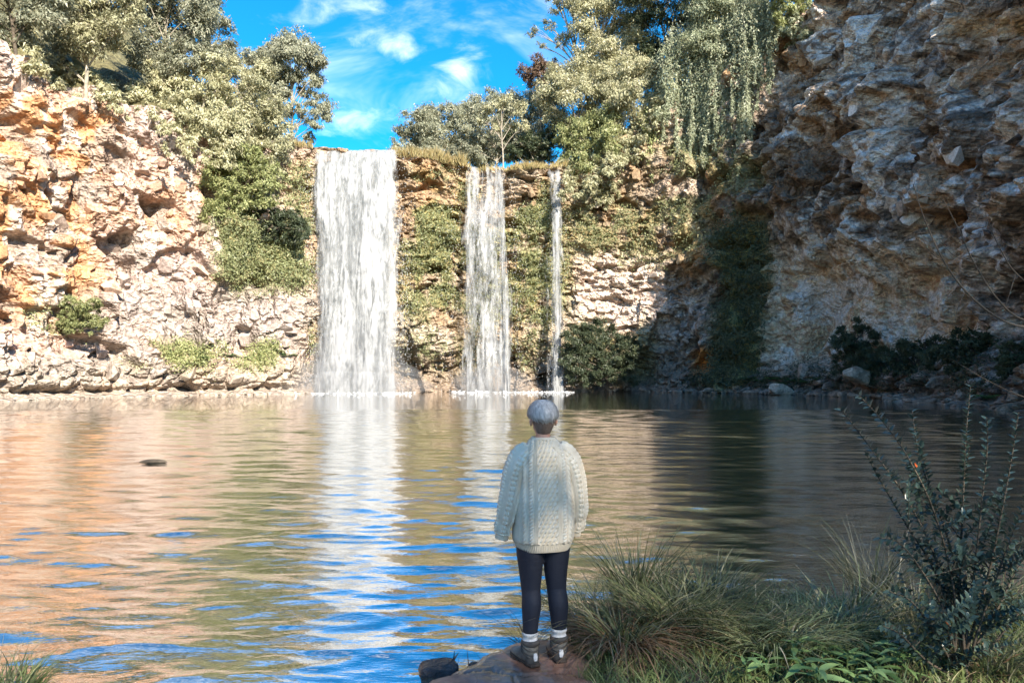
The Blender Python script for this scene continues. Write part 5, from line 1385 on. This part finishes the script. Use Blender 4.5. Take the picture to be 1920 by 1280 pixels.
def knit(x_, z_):
    """relief in metres over the width x and height z of the knit"""
    ax = np.abs(x_); d = 0 * x_
    per, rowh = .0285, .027
    k_ = np.floor(z_ / rowh); zl = z_ / rowh - k_; alt = (k_ % 2)
    sl_p = x_ / per - .55 * (zl - .5) + .5 * alt
    lat = np.maximum(np.cos(2 * np.pi * sl_p) + .25, 0) ** .6 * np.sin(np.pi * zl) ** .5
    d = d + band(ax, 0, .060) * (lat * .0155 - .008)
    d = d + band(ax, .076, .013) * (.0065 * np.cos(2 * np.pi * (ax - .076) / .0098))
    def rope(c_, w_, pitch, sg):
        return band(x_, c_, w_) * .0165 * np.sqrt(np.clip(1 - ((x_ - c_) / w_) ** 2, 0, 1)) * (.45 + .55 * np.abs(np.sin(np.pi * (z_ / pitch + sg * (x_ - c_) / (w_ * 2.4)))))
    d = d + rope(.106, .013, .021, -1) + rope(-.106, .013, .021, -1)
    d = d + band(ax, .129, .007) * .004 * np.cos(2 * np.pi * (ax - .129) / .007)
    d = d + rope(.152, .012, .03, 1) * .8 + rope(-.152, .012, .03, -1) * .8
    d = d + band(ax, .18, .013) * .004 * np.cos(2 * np.pi * ax / .009)
    d = d + sstep(.195, .2, ax) * .0028 * np.cos(2 * np.pi * ax / .011) * np.cos(2 * np.pi * z_ / .012)
    return d
prof = smooth_path([  # z, half width, half depth, y offset
 (.712, .158, .112, .0), (.735, .172, .124, 0), (.765, .184, .136, 0), (.80, .189, .143, -.004), (.90, .187, .142, -.006), (1.02, .180, .135, -.008), (1.15, .172, .126, -.008), (1.25, .163, .116, -.008), (1.31, .148, .106, -.008),
 (1.345, .128, .094, -.006), (1.375, .100, .080, -.004), (1.395, .080, .070, -.002), (1.408, .070, .064, 0), (1.418, .066, .060, .002)], 225)
na = 330; a = np.linspace(0, 2 * np.pi, na, endpoint=False)[None, :]
zc, hw, hd, oy = [prof[:, j:j + 1] for j in range(4)]
e_ = 2.35
cx_, sy_ = np.cos(a), np.sin(a)
X = hw * np.sign(cx_) * np.abs(cx_) ** (2 / e_); Yy = oy + hd * np.sign(sy_) * np.abs(sy_) ** (2 / e_); Z = zc + 0 * a
nx, ny = X / hw ** 2, (Yy - oy) / hd ** 2; nl = np.hypot(nx, ny) + 1e-9; nx, ny = nx / nl, ny / nl
arc = np.cumsum(np.hypot(np.diff(X, axis=1, append=X[:, :1]), np.diff(Yy, axis=1, append=Yy[:, :1])), axis=1)
per_ = arc[:, -1:]; xb = arc - per_ * .75                      # 0 at the middle of the back
xb = np.where(xb > per_ / 2, xb - per_, xb); xb = np.where(xb < -per_ / 2, xb + per_, xb)
fronts = np.where(Yy > oy, 1.0, 0.0)
xk = np.where(np.abs(xb) > per_ / 4, (per_ / 2 - np.abs(xb)) * np.sign(xb), xb)
dk = knit(xk * (1 + .25 * sstep(1.30, 1.40, Z)), Z)
hem = 1 - sstep(.765, .772, Z); col_ = sstep(1.398, 1.403, Z)
rib = .0042 * np.cos(2 * np.pi * np.round(per_.max() / .0125) * (xb / per_))
dk = dk * (1 - hem) * (1 - col_) + rib * (hem + .6 * col_) - .004 * hem + .006 * col_
fold = .010 * (fbm(xb * 6 + 9, Z * 3.5, 950, 3) - .5) + .012 * np.sin(Z * 21 + xb * 9) * np.exp(-((Z - .83) / .06) ** 2) * .5
rgl = np.abs(np.abs(xb) - (.150 - .95 * (Z - 1.24))) 
dk = dk - .006 * np.exp(-(rgl / .005) ** 2) * (Z > 1.22) * (Z < 1.40)
dk = dk + fold * (1 - col_)
V = np.stack([X + nx * dk, Yy + ny * dk, Z], -1)
inner = np.stack([X[:1] * .93, oy[0] + (Yy[:1] - oy[0]) * .93, Z[:1] + .03], -1); inner2 = np.stack([X[-1:] * .9, oy[-1] + (Yy[-1:] - oy[-1]) * .9, Z[-1:] - .02], -1)
V = np.concatenate([inner, V, inner2])
sweater = mesh_np('sweater', V.reshape(-1, 3), grid_faces(len(V), na, True), M['wool'], person, smooth=True)
def sleeve(P, sg):
    P = smooth_path(P, 190); n = len(P); T = unit(np.gradient(P[:, :3], axis=0))
    A = unit(np.cross(T, np.array([0, 1.0, 0]))) ; A = np.where(A[:, :1] < 0, -A, A) * np.array([1.0]); Bv = np.cross(T, A); Bv = np.where(Bv[:, 1:2] < 0, -Bv, Bv)
    k_ = 130; a = np.linspace(0, 2 * np.pi, k_, endpoint=False)[None, :]
    ln = np.concatenate([[0], np.cumsum(np.linalg.norm(np.diff(P[:, :3], axis=0), axis=1))])[:, None]
    R = P[:, 3:4]
    # angle measured from the back (-y) towards the outside of the arm
    out_ = -sg
    th = np.arctan2(np.cos(a) * sg, -np.sin(a)); w_ = th * .058
    def rope(c_, wd, pitch, s2): return band(w_, c_, wd) * .0155 * np.sqrt(np.clip(1 - ((w_ - c_) / wd) ** 2, 0, 1)) * (.4 + .6 * np.abs(np.sin(np.pi * (ln / pitch + s2 * (w_ - c_) / (wd * 2.4)))))
    d = rope(.075, .011, .021, 1) + band(w_, .048, .013) * .004 * np.cos(2 * np.pi * (w_ - .048) / .0088)
    ch = band(w_, .012, .018) * .009 * np.abs(np.cos(np.pi * ln / .03)) * np.abs(np.sin(np.pi * (w_ - .012 + .018) / .018 * (1 + 0 * ln))) ; d = d + ch
    d = d + band(w_, -.02, .011) * .004 * np.cos(2 * np.pi * (w_ + .02) / .0075) + rope(-.045, .010, .03, 1) * .7 + rope(.11, .011, .03, -1) * .8
    d = d + (np.abs(w_) > .13) * .003 * np.cos(2 * np.pi * w_ / .011) * np.cos(2 * np.pi * ln / .012)
    cuff = sstep(ln[-1] - .036, ln[-1] - .032, ln); lip = np.exp(-((ln - ln[-1] + .036) / .004) ** 2)
    d = d * (1 - cuff) + cuff * .003 * np.cos(26 * a) + .006 * lip
    d = d + .010 * (fbm(th * 1.5 + 5, ln * 9, 960 + sg, 3) - .5) * (1 - cuff) + .006 * np.sin(ln * 60 + th) * np.exp(-((ln - ln[-1] + .09) / .05) ** 2)
    rad = R + d
    V = P[:, None, :3] + A[:, None] * (rad * np.cos(a))[..., None] + Bv[:, None] * (rad * 1.08 * np.sin(a))[..., None]
    inn = P[-1:, None, :3] + A[-1:, None] * (R[-1:] * .85 * np.cos(a))[..., None] + Bv[-1:, None] * (R[-1:] * .85 * np.sin(a))[..., None]
    inn2 = inn + np.array([0, 0, .05])
    V = np.concatenate([V, inn, inn2]); return mesh_np('sleeve', V.reshape(-1, 3), grid_faces(len(V), k_, True), M['wool'], sweater, smooth=True)
sleeve([(-.085, 0, 1.335, .052), (-.128, 0, 1.305, .066), (-.165, -.003, 1.24, .070), (-.190, -.006, 1.16, .066), (-.208, -.008, 1.07, .061), (-.228, 0, .97, .056), (-.246, .014, .88, .049), (-.256, .022, .825, .042), (-.262, .026, .785, .038)], -1)
sleeve([(.085, 0, 1.335, .052), (.130, 0, 1.305, .066), (.170, -.003, 1.24, .070), (.197, -.006, 1.16, .066), (.214, -.008, 1.07, .061), (.224, 0, .97, .056), (.222, .014, .88, .049), (.216, .022, .825, .042), (.212, .026, .785, .038)], 1)
